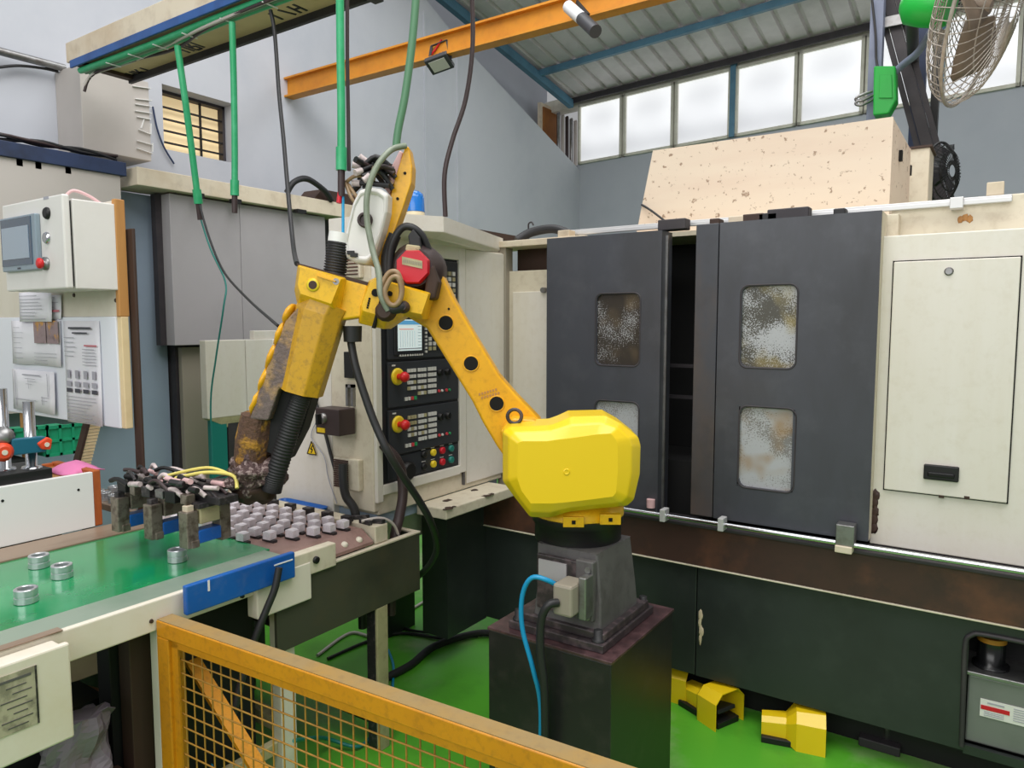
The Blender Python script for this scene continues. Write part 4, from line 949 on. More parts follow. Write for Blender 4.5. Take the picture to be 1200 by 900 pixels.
MB().box(-4.55, -4.27, 2.37, 4.5, 2.41, 2.515).build('top_beam', 'beam_cream', gm, .004)
MB().box(-4.45, -4.33, 2.60, 3.10, 1.455, 2.40).build('cover_panel', 'grey_panel', gm, .004)
MB().box(-4.45, -4.33, 3.103, 3.85, 1.455, 2.40).build('cover_panel', 'grey_panel', gm, .004)
MB().box(-4.47, -4.42, 2.56, 2.60, 1.455, 2.40).build('cover_edge', 'post_dark', gm)
MB().box(-4.60, -4.45, 2.67, 4.4, 0, 2.40).build('inner_frame', 'post_dark', gm)
MB().box(-4.45, -4.41, 2.69, 2.96, 0, 1.44).build('side_panel', 'silver_side', gm, .003)
MB().box(-4.45, -4.40, 2.98, 3.08, 0, 1.44).build('side_panel', 'silver_side', gm, .003)
MB().box(-4.45, -4.41, 3.45, 4.2, 0, 1.44).build('side_panel', 'silver_side', gm, .003)
for i, (y, w_) in enumerate(((2.72, .05), (2.98, .06), (3.5, .08))): MB().box(-4.27, -4.22, y, y+w_, 2.385, 2.41).build('beam_bracket', 'black', gm)
tag(MB().tube([V(-4.27,3.45,2.52), V(-4.25,3.5,2.60), V(-4.25,3.62,2.64), V(-4.25,3.78,2.58), V(-4.27,3.86,2.52)], .022, 8).build('cable_loop', 'rubber'), 'black cable looped over the cream beam', 'cable')
tag(MB().prism([V(-4.30,3.72,2.516), V(-4.30,4.2,2.516), V(-4.30,4.2,2.60), V(-4.30,3.8,2.60)], (-.2,0,0)).build('cable_box', 'wood_dark'), 'dark brown box on the cream beam end', 'box')
cb = thing('hopper_cabinet', 'cream cabinet with sloping underside in front of the grey cover', 'cabinet', (-4.05, 2.95, 0))
HX = -3.95
ya, yb2, yc = U(241,420,X=HX).y, U(288,420,X=HX).y, U(345,420,X=HX).y
zt, zb2 = U(241,399,X=HX).z, U(262,489,X=HX).z
MB().box(HX-.06, HX, ya, yb2-.002, zb2, zt).build('body_panel', 'cream', cb, .004)
MB().box(HX-.06, HX, yb2+.002, yc+.3, zb2, zt).build('body_panel', 'cream', cb, .004)
MB().loft([[V(HX-.06,ya+.35,zb2-.17), V(HX-.02,ya+.35,zb2-.17), V(HX-.02,yc+.25,zb2-.17), V(HX-.06,yc+.25,zb2-.17)], [V(HX-.06,ya,zb2), V(HX,ya,zb2), V(HX,yc+.3,zb2), V(HX-.06,yc+.3,zb2)]]).build('hopper', 'grip_cream', cb, .003)
MB().box(HX-.05, HX-.005, ya+.03, ya+.13, 0, zb2).build('leg', 'hose_teal', cb)
MB().box(HX-.05, HX-.005, ya+.14, ya+.22, 0, zb2).build('leg', 'post_dark', cb)
MB().box(HX-.05, HX-.02, yc+.05, yc+.2, 0, zb2-.1).build('leg', 'beam_cream', cb)
MB().box(HX-.055, HX-.01, ya+.35, yc+.1, zt, zt+.055).build('lid_box', 'cream', cb, .004)
# lettered box and conduit on the wall
lb = thing('lettered_box', 'grey wall box with faded white upright lettering', 'box', (-4.62, 2.4, 2.55))
f0 = U(98, 178, X=-4.5); f1 = U(178, 193, X=-4.5); f2 = U(98, 75, X=-4.5)
MB().box(WX, -4.5, f0.y, f1.y, f1.z+.02, f2.z).build('body', 'grey_panel_warm', lb, .004)
lt = MB()
def stroke(y0, z0, y1, z1, w_=.012): lt.bar(V(-4.499,y0,z0), V(-4.499,y1,z1), .003, w_, (1,0,0))
yr = f1.y
L = [(158,116,177,118),(158,130,177,133),(158,122,177,125),(160,165,178,170),(160,174,178,180),(178,168,178,178),(162,152,177,158),(176,145,176,158),(165,150,168,140),(155,101,176,104),(160,137,176,140)]
for a, b, c, d in L:
    p = U(a, b, X=-4.499); q = U(c, d, X=-4.499); lt.bar(p, q, .003, .024, (1,0,0))
lt.build('lettering', 'white_plastic', lb)['kind'] = 'stuff'
tag(MB().tube([U(-12,57,X=-4.72), U(30,68,X=-4.72), U(76,80,X=-4.72)], .022, 10, 2).build('conduit_pipe', 'steel_dull'), 'grey steel conduit pipe on the wall at the upper left', 'pipe')
tag(MB().tube([U(-10,80,X=-4.74), U(20,77,X=-4.74), U(50,80,X=-4.74), U(68,84,X=-4.74)], .009, 6).build('wall_cable', 'cable'), 'thin black cable running below the wall conduit', 'cable')
tag(MB().tube([U(179,125,X=-4.78), U(184,150,X=-4.78), U(192,172,X=-4.78), U(204,192,X=-4.78)], .006, 6).build('wall_cable', 'navy'), 'thin dark wire sagging between lettered box and barred window', 'cable')

# ================================================================== TOUCH SCREEN BOX AND NOTICE BOARD
HY, BYd = 1.28, 1.47
hb = thing('touch_screen_box', 'pale grey control box with touch screen and buttons', 'control box', (-3.0, 1.4, 1.7))
hx0, hx1 = U(6, 300, Y=HY).x, U(76, 300, Y=HY).x; hz0, hz1 = U(75, 338, Y=HY).z, U(75, 226, Y=HY).z
MB().box(hx0, hx1-.004, HY+.035, BYd-.001, hz0, hz1-.012).build('body', 'hmi_case', hb, .004)
MB().box(hx0+.01, hx1-.014, HY+.026, HY+.035, hz0+.01, hz1-.02).build('seal', 'rubber', hb)
dr_ = MB().box(hx0-.005, hx1, HY, HY+.026, hz0, hz1).build('front_door', 'hmi_case', hb, .006)
sx0, sx1 = U(8, 290, Y=HY).x, U(49, 290, Y=HY).x; sz0, sz1 = U(48, 316, Y=HY).z, U(48, 250, Y=HY).z
bz = MB().box(sx0, sx1, HY-.0195, HY, sz0, sz1).build('screen_bezel', 'hmi_bezel', dr_, .004)
MB().box(sx0+.008, sx1-.03, HY-.022, HY-.0195, sz0+.02, sz1-.008).build('screen_border', 'hmi_screen_dark', bz)
MB().box(sx0+.02, sx1-.05, HY-.024, HY-.0215, sz0+.045, sz1-.04).build('screen', 'hmi_screen', bz)
MB().box((sx0+sx1)/2-.012, (sx0+sx1)/2+.012, HY-.0212, HY-.02, sz0+.006, sz0+.012).build('maker_mark', 'print_dark', bz)
for py, c in ((250, 'black'), (279, 'steel')):
    p = U(56, py, Y=HY); MB().lathe((p.x, HY, p.z), (0,-1,0), [(.022,0),(.022,.006),(.017,.012),(.012,.012)], 18).build('push_button' if c == 'black' else 'key_switch', c, dr_)
p = U(55, 309, Y=HY); MB().lathe((p.x, HY, p.z), (0,-1,0), [(.024,0),(.024,.010),(.014,.011),(.014,.016)], 18).mat(1).lathe((p.x, HY-.016, p.z), (0,-1,0), [(.016,0),(.020,.006),(.019,.014),(.01,.018)], 18).build('emergency_button', ['steel_dull', 'red_btn'], dr_)
p = U(54, 232, Y=HY); MB().box(p.x-.02, p.x+.02, HY-.001, HY, p.z-.005, p.z+.005).build('name_tag', 'print_grey', dr_)
tag(MB().tube([V(hx1-.10,HY+.05,hz1-.005), V(hx1-.09,HY+.08,hz1+.03), V(hx1-.08,HY+.13,hz1+.018), V(hx1-.07,HY+.17,hz1-.008)], .006, 8).build('cable_coil', 'tube_pink'), 'pale pink cable arched on top of the touch screen box', 'cable')
nb = thing('notice_board', 'cream notice board with wooden edge holding printed sheets', 'board', (-3.3, 1.5, 1.15))
bxr = U(143, 400, Y=BYd).x; zbm = U(143, 502, Y=BYd).z; ztop = U(143, 233, Y=BYd).z; zmid = U(143, 371, Y=BYd).z
MB().box(-3.95, bxr-.025, BYd, BYd+.03, zmid, ztop).build('upper_panel', 'board_face', nb, .003)
MB().box(bxr-.025, bxr, BYd-.004, BYd+.034, zmid, ztop+.005).build('edge_strip', 'wood', nb, .003)
MB().box(-3.95, bxr-.03, BYd-.006, BYd+.02, zbm, zmid).build('lower_panel', 'board_white', nb, .003)
MB().box(bxr-.03, bxr+.0, BYd, BYd+.03, zbm, zmid).build('edge_strip', 'wood_pale', nb, .003)
for px, py in ((87,346), (136,352)): p = U(px, py, Y=BYd); MB().lathe((p.x, BYd, p.z), (0,-1,0), [(.009,0),(.007,.004)], 10).build('screw', 'wood_dark', nb)
pw = thing('wooden_post', 'dark wooden post holding up the notice board', 'post', (bxr+.02, 1.53, 0))
MB().box(U(148,300,Y=1.51).x, U(156.5,300,Y=1.51).x, 1.51, 1.522, 0, U(150, 268, Y=1.51).z).build('upright', 'wood_dark', pw, .004)
MB().box(U(24,510,Y=1.51).x, U(30,510,Y=1.51).x, 1.51, 1.55, 0, 2.1).build('upright', 'wood', pw, .004)
def sheet(px0, py0, px1, py1, label, off, fill, mt='paper'):
    """a printed sheet hung on the board: px box of its left-top and right-bottom corners"""
    y = BYd-.008-off; a = U(px0, py0, Y=y); b = U(px1, py1, Y=y)
    x0, x1, zt_, zb_ = a.x, b.x, a.z, b.z
    n = 8; mb = MB()
    rows_ = [[V(x0+(x1-x0)*i/n, y-.004*math.sin(i*1.1)*((j/3)**1.5)-.003*(j/3)**2, zt_+(zb_-zt_)*j/3) for i in range(n+1)] for j in range(4)]
    vs = [q for r in rows_ for q in r]; mb.add(vs, [(j*(n+1)+i, (j+1)*(n+1)+i, (j+1)*(n+1)+i+1, j*(n+1)+i+1) for j in range(3) for i in range(n)], True)
    o = mb.build('paper_sheet', mt); so_ = o.modifiers.new('solid', 'SOLIDIFY'); so_.thickness = .0008
    tag(o, label, 'paper')
    W_, H_ = x1-x0, zt_-zb_
    for (u0, v0, u1, v1, mt2, nm) in fill:
        MB().box(x0+W_*u0, x0+W_*u1, y-.0095, y-.0088, zt_-H_*v1, zt_-H_*v0).build(nm, mt2, o)
    return o
def lines(u0, u1, v0, v1, n, mt='print_grey', seed=0, t=.008):
    r = random.Random(seed); out = []
    for i in range(n):
        v = v0+(v1-v0)*i/max(1, n-1); out.append((u0, v, u0+(u1-u0)*r.uniform(.55, 1), v+t, mt, 'text_line'))
    return out
sheet(13, 376, 73, 430, 'white sheet with two dark orange photographs, on the left of the board', .004, lines(.08,.3,.15,.85,7,seed=1)+lines(.5,.95,.72,.95,4,seed=2)+[(.52,.0,.76,.5,'photo_print','photo'), (.78,.0,1.0,.5,'photo_print','photo')])
sheet(22, 343, 62, 377, 'small typed sheet pinned just under the touch screen box', .016, lines(.08,.9,.12,.9,8,'print_grey',3,.02))
sheet(58, 346, 73, 374, 'narrow sheet with a red line half hidden behind the typed sheet', .001, [(.05,.62,.95,.70,'print_red','text_line')]+lines(.1,.9,.1,.5,3,seed=8,t=.02))
sheet(14, 432, 66, 486, 'white sheet with a faint drawing hanging lowest on the board', .010, [(.3,.10,.72,.13,'print_grey','drawing'), (.36,.2,.6,.21,'print_grey','drawing'), (.42,.26,.62,.27,'print_grey','drawing'), (.38,.33,.52,.34,'print_grey','drawing'), (.44,.2,.445,.45,'print_grey','drawing'), (.12,.04,.13,.9,'print_grey','drawing'), (.1,.72,.6,.735,'print_grey','drawing'), (.72,.62,.9,.63,'print_grey','drawing'), (.72,.70,.86,.71,'print_grey','drawing'), (.74,.60,.75,.8,'print_grey','drawing'), (.88,.05,.89,.6,'print_grey','drawing')])
st_ = [(.2,.06,.82,.08,'print_dark','heading'), (.3,.11,.72,.125,'print_dark','heading'), (.62,.23,.96,.245,'print_red','text_line')]
st_ += lines(.06,.5,.16,.34,5,seed=4,t=.006)+lines(.56,.95,.27,.42,6,seed=5,t=.006)+lines(.05,.95,.74,.97,8,seed=6,t=.006)
for i in range(4): st_ += [(.07+.235*i, .66, .22+.235*i, .70, 'print_dark', 'figure'), (.10+.235*i, .48, .19+.235*i, .56, 'print_grey', 'figure'), (.08+.235*i, .59, .21+.235*i, .64, 'print_grey', 'figure')]
stp = []
for q in st_: stp.append(q)
o = sheet(74, 376, 122, 500, 'large instruction sheet with four drawn figures, right of the others', .002, [q for q in stp if q[4] != 'paper'])

# ================================================================== FIXTURE ON THE WHITE BOX
WXb = -2.72
wbx = thing('white_box', 'white panelled wooden box beside the conveyor belt', 'box', (-2.87, .95, .856))
y1b = U(110, 580, X=WXb).y; ztb = U(110, 553, X=WXb).z; zbb = CZ+.0065
MB().box(WXb-.02, WXb, .35, y1b, zbb, ztb).build('front_board', 'white_plastic', wbx, .002)
MB().box(-3.04, WXb-.001, y1b, y1b+.028, zbb, ztb+.004).build('end_board', 'wood_red', wbx, .004)
MB().box(-3.04, -3.02, .35, y1b, zbb, ztb).build('back_board', 'wood_red', wbx, .002)
MB().box(-3.02, WXb-.02, .35, y1b, ztb-.03, ztb-.012).build('inner_shelf', 'wood', wbx)
for px, py in ((92,574), (3,587)): p = U(px, py, X=WXb); MB().lathe((WXb, p.y, p.z), (1,0,0), [(.005,0),(.004,.002)], 8).build('screw', 'black', wbx)
fx = thing('clamping_fixture', 'bench fixture with steel posts and teal lever on black base', 'fixture', (-2.85, .95, ztb))
yb1 = U(62, 560, X=-2.74).y
MB().box(-2.95, -2.74, .45, yb1, ztb-.011, ztb+.035).build('base_block', 'black', fx, .003)
for px, zt2 in ((37, 470), (6, 455)):
    xq = -2.80 if px == 37 else -2.84
    p = U(px, 540, X=xq); zt_ = U(px, zt2, X=xq).z; r_ = .018
    MB().lathe((xq, p.y, ztb+.03), (0,0,1), [(.035,0),(.03,.012),(r_,.013),(r_,zt_-ztb-.03)], 20).build('post', 'steel', fx)
a = U(12, 524, X=-2.775); b = U(52, 520, X=-2.775)
MB().bar(a, b, .03, .055).build('lever_bar', 'teal', fx, .004)
a = U(44, 521, X=-2.755); pts = [(44,520),(56,512),(62,515),(60,527),(50,527)]
MB().prism([U(q[0], q[1], X=-2.752) for q in pts], (-.045,0,0)).build('lever_handle', 'orange_red', fx, .005)
p = U(55, 521, X=-2.751); MB().lathe(p, (1,0,0), [(.008,0),(.008,.003)], 12).build('handle_bolt', 'button_white', fx)
p = U(4, 530, X=-2.76); MB().lathe(p-V(.03,0,0), (1,0,0), [(.03,0),(.032,.03),(.02,.04)], 16).mat(1).lathe(p+V(.01,0,0), (1,0,0), [(.009,0),(.009,.003)], 12).build('clamp_knob', ['orange_red', 'button_white'], fx)
p = U(5, 512, X=-2.79); MB().ball(p, .03, .03, .035, 12, 8, nz=.3).build('toggle_head', 'steel_dull', fx)
MB().cyl(U(7,505,X=-2.80), U(14,512,X=-2.78), .014, 10).build('toggle_link', 'black', fx)
# cloth on the box
def cloth(name, px, py, mt, label, s_, seed):
    c = U(px, py, X=-2.87); mb = MB(); n = 8
    g = [[V(c.x+(i/n-.5)*s_[0], c.y+(j/n-.5)*s_[1], ztb-.008+.030*max(0, 1-((i/n-.5)**2+(j/n-.5)**2)*4)+.012*noise.noise(V(i*.7+seed, j*.7, seed))) for i in range(n+1)] for j in range(n+1)]
    vs = [q for r in g for q in r]; mb.add(vs, [(j*(n+1)+i, j*(n+1)+i+1, (j+1)*(n+1)+i+1, (j+1)*(n+1)+i) for j in range(n) for i in range(n)], True)
    o = mb.build(name, mt); so_ = o.modifiers.new('solid', 'SOLIDIFY'); so_.thickness = .004; tag(o, label, 'cloth')
cloth('wiping_cloth', 86, 549, 'pink', 'pink wiping cloth lying on the white box', (.16, .15), 3)
# behind: green crates, stake, orange bucket
for i, (px0, px1, py0, py1, lb_) in enumerate(((13, 45, 503, 528, 'green crate glimpsed left of the steel post'), (53, 91, 500, 531, 'green crate behind the clamping fixture, right of the steel post'))):
    X_ = -3.75; a = U(px0, py0, X=X_); b = U(px1, py1, X=X_)
    ct = thing('plastic_crate', lb_, 'crate', (X_-.15, (a.y+b.y)/2, b.z))
    fl = MB(); 
    for (z0, z1) in ((b.z, b.z+.014), (a.z-.016, a.z), ((a.z+b.z)/2-.006, (a.z+b.z)/2+.006)): fl.box(X_-.012, X_, a.y, b.y+.05, z0, z1)
    for k_ in range(4): y_ = a.y+(b.y+.05-a.y-.012)*k_/3; fl.box(X_-.012, X_, y_, y_+.012, b.z, a.z)
    fl.box(X_-.018, X_-.008, a.y, b.y+.05, b.z, a.z-.005); fl.build('front', 'crate_green', ct)
    MB().box(X_-.32, X_-.031, a.y, b.y+.05, b.z, a.z-.03).build('tub', 'crate_green', ct, .003)
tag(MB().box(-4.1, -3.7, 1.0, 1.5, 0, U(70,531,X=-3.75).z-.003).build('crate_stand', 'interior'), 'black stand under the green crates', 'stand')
stk = thing('rack_stake', 'leaning wooden stake with rows of notches behind the white box', 'rack', (-3.5, 1.5, 0))
a = U(103, 490, X=-3.45); b = U(88, 548, X=-3.45); d_ = (a-b)
MB().bar(b-d_*2.6, a+d_*.3, .012, .045, (1,0,0)).build('stake', 'wood_dark', stk)
nt_ = MB()
for i in range(16):
    c_ = b+d_*(i/15.0); MB().obox(c_+V(.012,.03,0), (1,0,0), (0,1,0), (0,0,1), .006, .028, .006).build('notch', 'wood_pale', stk)
tag(MB().lathe((-3.25, 1.22, .78), (0,0,1), [(.07,0),(.085,.14),(.09,.15),(.08,.15)], 20).build('orange_tin', 'orange_cloth'), 'orange yellow tin behind the steel post', 'tin')
tag(MB().box(-3.4, -3.1, 1.08, 1.32, 0, .78).build('tin_stand', 'wood_dark'), 'dark wooden stand under the orange tin', 'stand')

# ================================================================== OVERHEAD
TYn, TYf = 2.07, 2.35
ot = thing('overhead_tray', 'overhead cream and blue cable tray with green hoses tied below', 'cable tray', (-3.0, 2.2, 3.0))
xl = U(128, 92, Z=3.0).x+.05; xr = -1.2
MB().box(xl-.12, xr, TYn, TYn+.02, 3.045, 3.15).build('side_plate', 'beam_cream', ot, .003)
MB().box(xl-.06, xr, TYn-.012, TYn, 3.002, 3.042).build('blue_angle', 'blue_beam', ot, .002)
MB().box(xl, xr, TYn, TYf, 3.02, 3.03).build('bottom_plate', 'beige', ot)
MB().box(xl, xr, TYf, TYf+.02, 2.985, 3.08).build('far_flange', 'post_dark', ot, .002)
MB().box(xl, xl+.05, TYn, TYf, 3.0, 3.02).build('end_bracket', 'wood_dark', ot)
for x_ in (-2.32, ): MB().box(x_, x_+.05, TYn, TYf+.02, 2.97, 3.02).build('cross_strap', 'post_dark', ot)
for i in range(3): MB().tube([V(xl-.02+.0*i, TYn+.025+.028*i, 2.99+.006*math.sin(i)), V(-3.6, TYn+.03+.022*i, 2.985), V(-3.0, TYn+.03+.02*i, 2.99), V(-2.2, TYn+.03+.02*i, 2.985), V(xr, TYn+.03+.02*i, 2.99)], .017, 8, 8).build('hose_run', 'hose_green' if i != 1 else 'hose_olive', ot)
for i in range(2): MB().tube([V(xl+.02, TYn+.02, 2.90-.03*i), V(xl+.08, TYn+.05, 2.965), V(xl+.35+.1*i, TYn+.10, 2.985), V(-3.5, TYn+.06+.05*i, 2.975), V(-2.9, TYn+.02, 2.97), V(xr, TYn+.03, 2.975)], .008, 6, 6).build('wire_run', 'cable_brown' if i else 'cable_pale', ot)
for x_ in (-4.0, -3.78, -3.55, -3.3, -3.0, -2.7): MB().box(x_, x_+.006, TYn+.005, TYn+.085, 2.966, 2.970).build('cable_tie', 'white_plastic', ot)
le = MB(); 
def glyph(x, y, segs, s_=.05):
    for (a, b, c, d) in segs: le.bar(V(x+a*s_, y+b*s_, 3.0185), V(x+c*s_, y+d*s_, 3.0185), .014, .002)
H_ = [(0,0,0,1.6),(.8,0,.8,1.6),(0,.8,.8,.8)]; R_ = [(0,0,0,1.6),(0,1.6,.8,1.6),(.8,1.6,.8,.8),(0,.8,.8,.8),(.2,.8,.8,0)]; T_ = [(0,1.6,.9,1.6),(.45,0,.45,1.6)]; U_ = [(0,0,0,1.6),(.8,0,.8,1.6),(0,0,.8,0)]; I_ = [(0,0,0,1.6)]; SL_ = [(0,0,.6,1.6)]
for px, py, word in ((163,84,(H_,R_,T_)), (224,54,(U_,R_,I_)), (336,13,(I_,SL_,H_))):
    p = U(px, py, Z=3.0185)
    for k_, gph in enumerate(word): glyph(p.x-.09+.065*k_, p.y-.03, gph)
le.build('lettering', 'black', ot)['kind'] = 'stuff'
for x_ in (-1.5, -4.0): MB().cyl((x_, 2.2, 3.03), (x_, 2.2, 5.35 if x_ > -2 else 3.2), .01, 8).build('hanger_rod', 'post_dark', ot)
# hanging hoses and cables
def hang(name, pts, r, mt, label, cat, fit=None):
    o = MB().tube(pts, r, 10).build(name, mt); tag(o, label, cat); 
    if fit: 
        d_ = (pts[-1]-pts[-2]).normalized(); MB().cyl(pts[-1]-d_*.05, pts[-1]+d_*.02, r*1.35, 12).build('end_cap', 'hose_green', o)
        MB().cyl(pts[-1]+d_*.02, pts[-1]+d_*.10, r*.9, 10).build('coupling', 'cable_brown', o)
    return o
a = U(208, 54, Y=TYn+.03)
hang('air_hose', [a, U(216,110,Y=TYn+.05), U(224,170,Y=TYn+.10), U(232,234,Y=TYn+.14)], .016, 'hose_green', 'green air hose slanting down from the tray, leftmost of the hanging hoses', 'hose', True)
hang('air_hose', [U(272,26,Y=TYn+.03), U(274,100,Y=TYn+.05), U(275,170,Y=TYn+.06), U(275,224,Y=TYn+.06)], .0145, 'hose_green', 'straight green air hose beside the barred window, second from the left', 'hose', True)
hc = hang('air_hose', [RP(398,-40,.05), RP(399,60,.05), RP(400,130,.05), RP(400,192,.05)], .0125, 'hose_green', 'straight green air hose dropping to the robot, red coupling at its end', 'hose', True)
MB().tube([RP(400,205,.05), RP(399,222,.05), RP(397,238,.055)], .008, 8).build('red_coupling', 'red', hc)
MB().tube([RP(402,215,.05), RP(402,240,.05), RP(402,265,.06), RP(402,279,.06)], .0045, 8).build('blue_tube', 'hose_blue', hc)
hang('air_hose', [RP(490,-40,-.03), RP(484,40,-.03), RP(475,110,-.03), RP(467,150,-.03), RP(464,174,-.03)], .0125, 'hose_olive', 'dark green hose running to the top of the robot valve bracket', 'hose')
hang('hanging_cable', [U(317,12,Y=TYn+.05), U(322,40,Y=TYn+.05), U(327,110,Y=TYn+.0), U(332,160,Y=TYn-.06), U(338,230,Y=TYn-.16), U(344,290,Y=TYn-.28), RP(348,309,.05)], .0085, 'cable', 'black cable hanging from the tray to the robot wrist housing', 'cable')
hang('hanging_cable', [RP(407,-40,.0), RP(407,60,.0), RP(408,130,.0), RP(409,200,.02)], .006, 'cable_brown', 'thin dark cable beside the green hose above the robot', 'cable')
hang('hanging_cable', [U(552,-30,X=-1.95), U(554,50,X=-1.95), U(546,115,X=-1.95), U(530,165,X=-1.95), U(521,205,X=-1.95), U(522,254,X=-1.95)], .010, 'cable_brown', 'dark cable curving down to the top of the control canopy', 'cable')
hang('hanging_cable', [U(234,240,Y=TYn+.14), U(245,278,Y=TYn+.10), U(262,318,Y=TYn+.02), U(290,350,Y=TYn-.2), RP(326,382,.0)], .0055, 'cable', 'black wire from the leftmost green hose down to the robot forearm', 'cable')
hang('hanging_cable', [U(229,236,Y=TYn+.19), U(246,290,Y=TYn+.19), U(264,330,Y=TYn+.17), U(262,360,Y=TYn+.12), U(253,420,Y=TYn+.12), U(247,470,Y=TYn+.12), U(249,540,Y=TYn+.12), U(250,600,Y=TYn+.12)], .0045, 'hose_teal', 'thin teal wire dropping beside the cream cabinet', 'cable')
# orange I-beam
IY = 3.92; iz0, iz1 = 3.375, 3.525
ib = MB().box(WX, .6, IY-.045, IY+.045, iz0, iz0+.014).box(WX, .6, IY-.045, IY+.045, iz1-.014, iz1).box(WX, .6, IY-.01, IY+.01, iz0+.014, iz1-.014).build('i_beam', 'orange_beam')
tag(ib, 'orange painted steel I-beam spanning from the side wall', 'beam')
def floodlight(c, label):
    t = thing('floodlight', label, 'lamp', tuple(c)); dn = V(.25,-.45,-.85).normalized(); sx = V(1,.1,0); sx = (sx-dn*sx.dot(dn)).normalized(); sy = dn.cross(sx)
    MB().obox(c, sx, sy, dn, .085, .06, .018).build('housing', 'lamp_body', t, .006)
    MB().obox(c+dn*.019, sx, sy, dn, .06, .042, .003).build('glass', 'lamp_glass', t)
    for i in range(5): MB().obox(c-dn*.024+sx*(-.05+.025*i), sx, sy, dn, .004, .05, .008).build('fin', 'lamp_body', t)
    br = MB()
    for s_ in (-1, 1): br.bar(c+sx*s_*.088, c+sx*s_*.06+V(0,0,.13), .006, .018)
    br.bar(c-sx*.062+V(0,0,.13), c+sx*.062+V(0,0,.13), .018, .005); br.build('bracket', 'lamp_body', t)
    MB().tube([c-dn*.02, c+V(-.07,0,.06), c+V(-.03,0,.10), c+V(.02,0,.15)], .006, 6).build('lamp_cable', 'red', t)
floodlight(U(515, 74, Y=IY-.02), 'black floodlight hanging under the orange beam')
t = thing('spotlight', 'white tubular spotlight at the end of the orange beam', 'lamp', tuple(U(681,18,Y=IY-.1)))
a, b, c = U(666,8,Y=IY-.12), U(682,22,Y=IY-.2), U(698,37,Y=IY-.28)
MB().cyl(a, b, .035, 16).build('body', 'lamp_white', t); MB().cyl(b, c, .036, 16).build('head', 'lamp_body', t)
MB().bar(a, V(a.x, IY-.07, iz0+.01), .02, .03, (0,1,0)).build('arm', 'lamp_white', t, .002); MB().bar(U(690,18,Y=IY-.2), U(676,2,Y=IY-.1), .01, .02).build('yoke', 'black', t)

# ================================================================== BEACON AND CANOPY ITEMS
p = U(481, 262, Z=2.006); 
bc = thing('beacon', 'blue domed signal beacon on the control canopy', 'beacon', (p.x, p.y, 2.006))
bxy = V(p.x-.09, p.y+.13, 2.036)
MB().lathe(bxy, (0,0,1), [(.042,-.03),(.042,0),(.042,.035),(.039,.04)], 24).build('base', 'beacon_base', bc)
MB().lathe(bxy+V(0,0,.04), (0,0,1), [(.042,0),(.040,.06),(.034,.078),(.02,.088),(.002,.09)], 24).build('dome', 'beacon_blue', bc)
tag(MB().tube([V(-1.95,2.92,1.99), V(-1.9,2.97,2.03), V(-1.78,2.99,2.04), V(-1.66,2.98,1.99)], .022, 8).build('hose_hump', 'rubber'), 'black hose humped on the machine top beside the left door', 'hose')

# ================================================================== RIGHT: POSTS, FANS, REGULATOR
PY = 4.75
def colpost(px0, px1, py0, py1, y, mt, label, dz=None, name='steel_post'):
    a = U((px0+px1)/2, py1, Y=y); w_ = (U(px1,py1,Y=y).x-U(px0,py1,Y=y).x)/2
    o = MB().box(a.x-w_, a.x+w_, y, y+.08, 0, dz or 5.3).build(name, mt); tag(o, label, 'post'); return o
colpost(1015, 1030, 0, 140, PY, 'post_blue', 'grey blue steel post carrying the green switch box')
a = U(1047, 22, Y=PY+.17); b = U(1086, 168, Y=PY+.17)
br = thing('slanted_brace', 'dark slanting steel beam behind the machine hood', 'beam', (b.x, b.y, b.z-.4))
MB().bar(a+(a-b)*.3, b+(b-a)*1.2, .06, .13, (0,1,0)).build('web', 'post_dark', br, .004)
MB().obox(U(1046,25,Y=PY+.085), (1,0,0), (0,1,0), (0,0,1), .11, .012, .03).build('gusset', 'steel_dull', br, .002)
for q in (-1, 1): MB().bar(a+V(q*.05,-.04,0)+(a-b)*.3, b+V(q*.05,-.04,0)+(b-a)*1.2, .03, .012, (0,1,0)).build('flange', 'post_dark', br)
colpost(1067, 1084, 0, 100, PY+.45, 'navy', 'dark navy column between the windows, behind the large fan')
colpost(1088, 1097, 90, 170, PY+.3, 'black', 'narrow black post beside the slanting beam', 3.3)
sbx = thing('switch_box', 'bright green fan switch box on the grey blue post', 'switch box', tuple(U(1038,138,Y=PY-.05)))
pts = [(1027,83),(1052,83),(1053,122),(1044,138),(1026,140)]
MB().prism([U(q[0], q[1], Y=PY-.02) for q in pts], (0,-.10,0)).build('case', 'green_fan', sbx, .008)
MB().prism([U(q[0], q[1], Y=PY-.122) for q in ((1031,88),(1045,88),(1046,115),(1030,115))], (0,-.006,0)).build('cover', 'green_fan', sbx, .002)
MB().tube([U(1045,88,Y=PY-.06), U(1058,76,Y=PY-.08), U(1075,62,Y=PY-.2), U(1088,42,Y=PY-.3), U(1095,30,Y=PY-.35)], .02, 8).build('arm_tube', 'post_blue', sbx)
for py in (117, 122): MB().tube([U(1022,py-10,Y=PY-.03), U(1006,py-4,Y=PY-.06), U(1003,py,Y=PY-.06), U(1010,py+1,Y=PY-.06), U(1024,py-6,Y=PY-.03)], .008, 6).build('clamp_hook', 'steel_dull', sbx)
MB().tube([U(1022,0,Y=PY-.02), U(1026,40,Y=PY-.02), U(1027,70,Y=PY-.02), U(1030,84,Y=PY-.04)], .007, 6).build('feed_wire', 'cable', sbx)
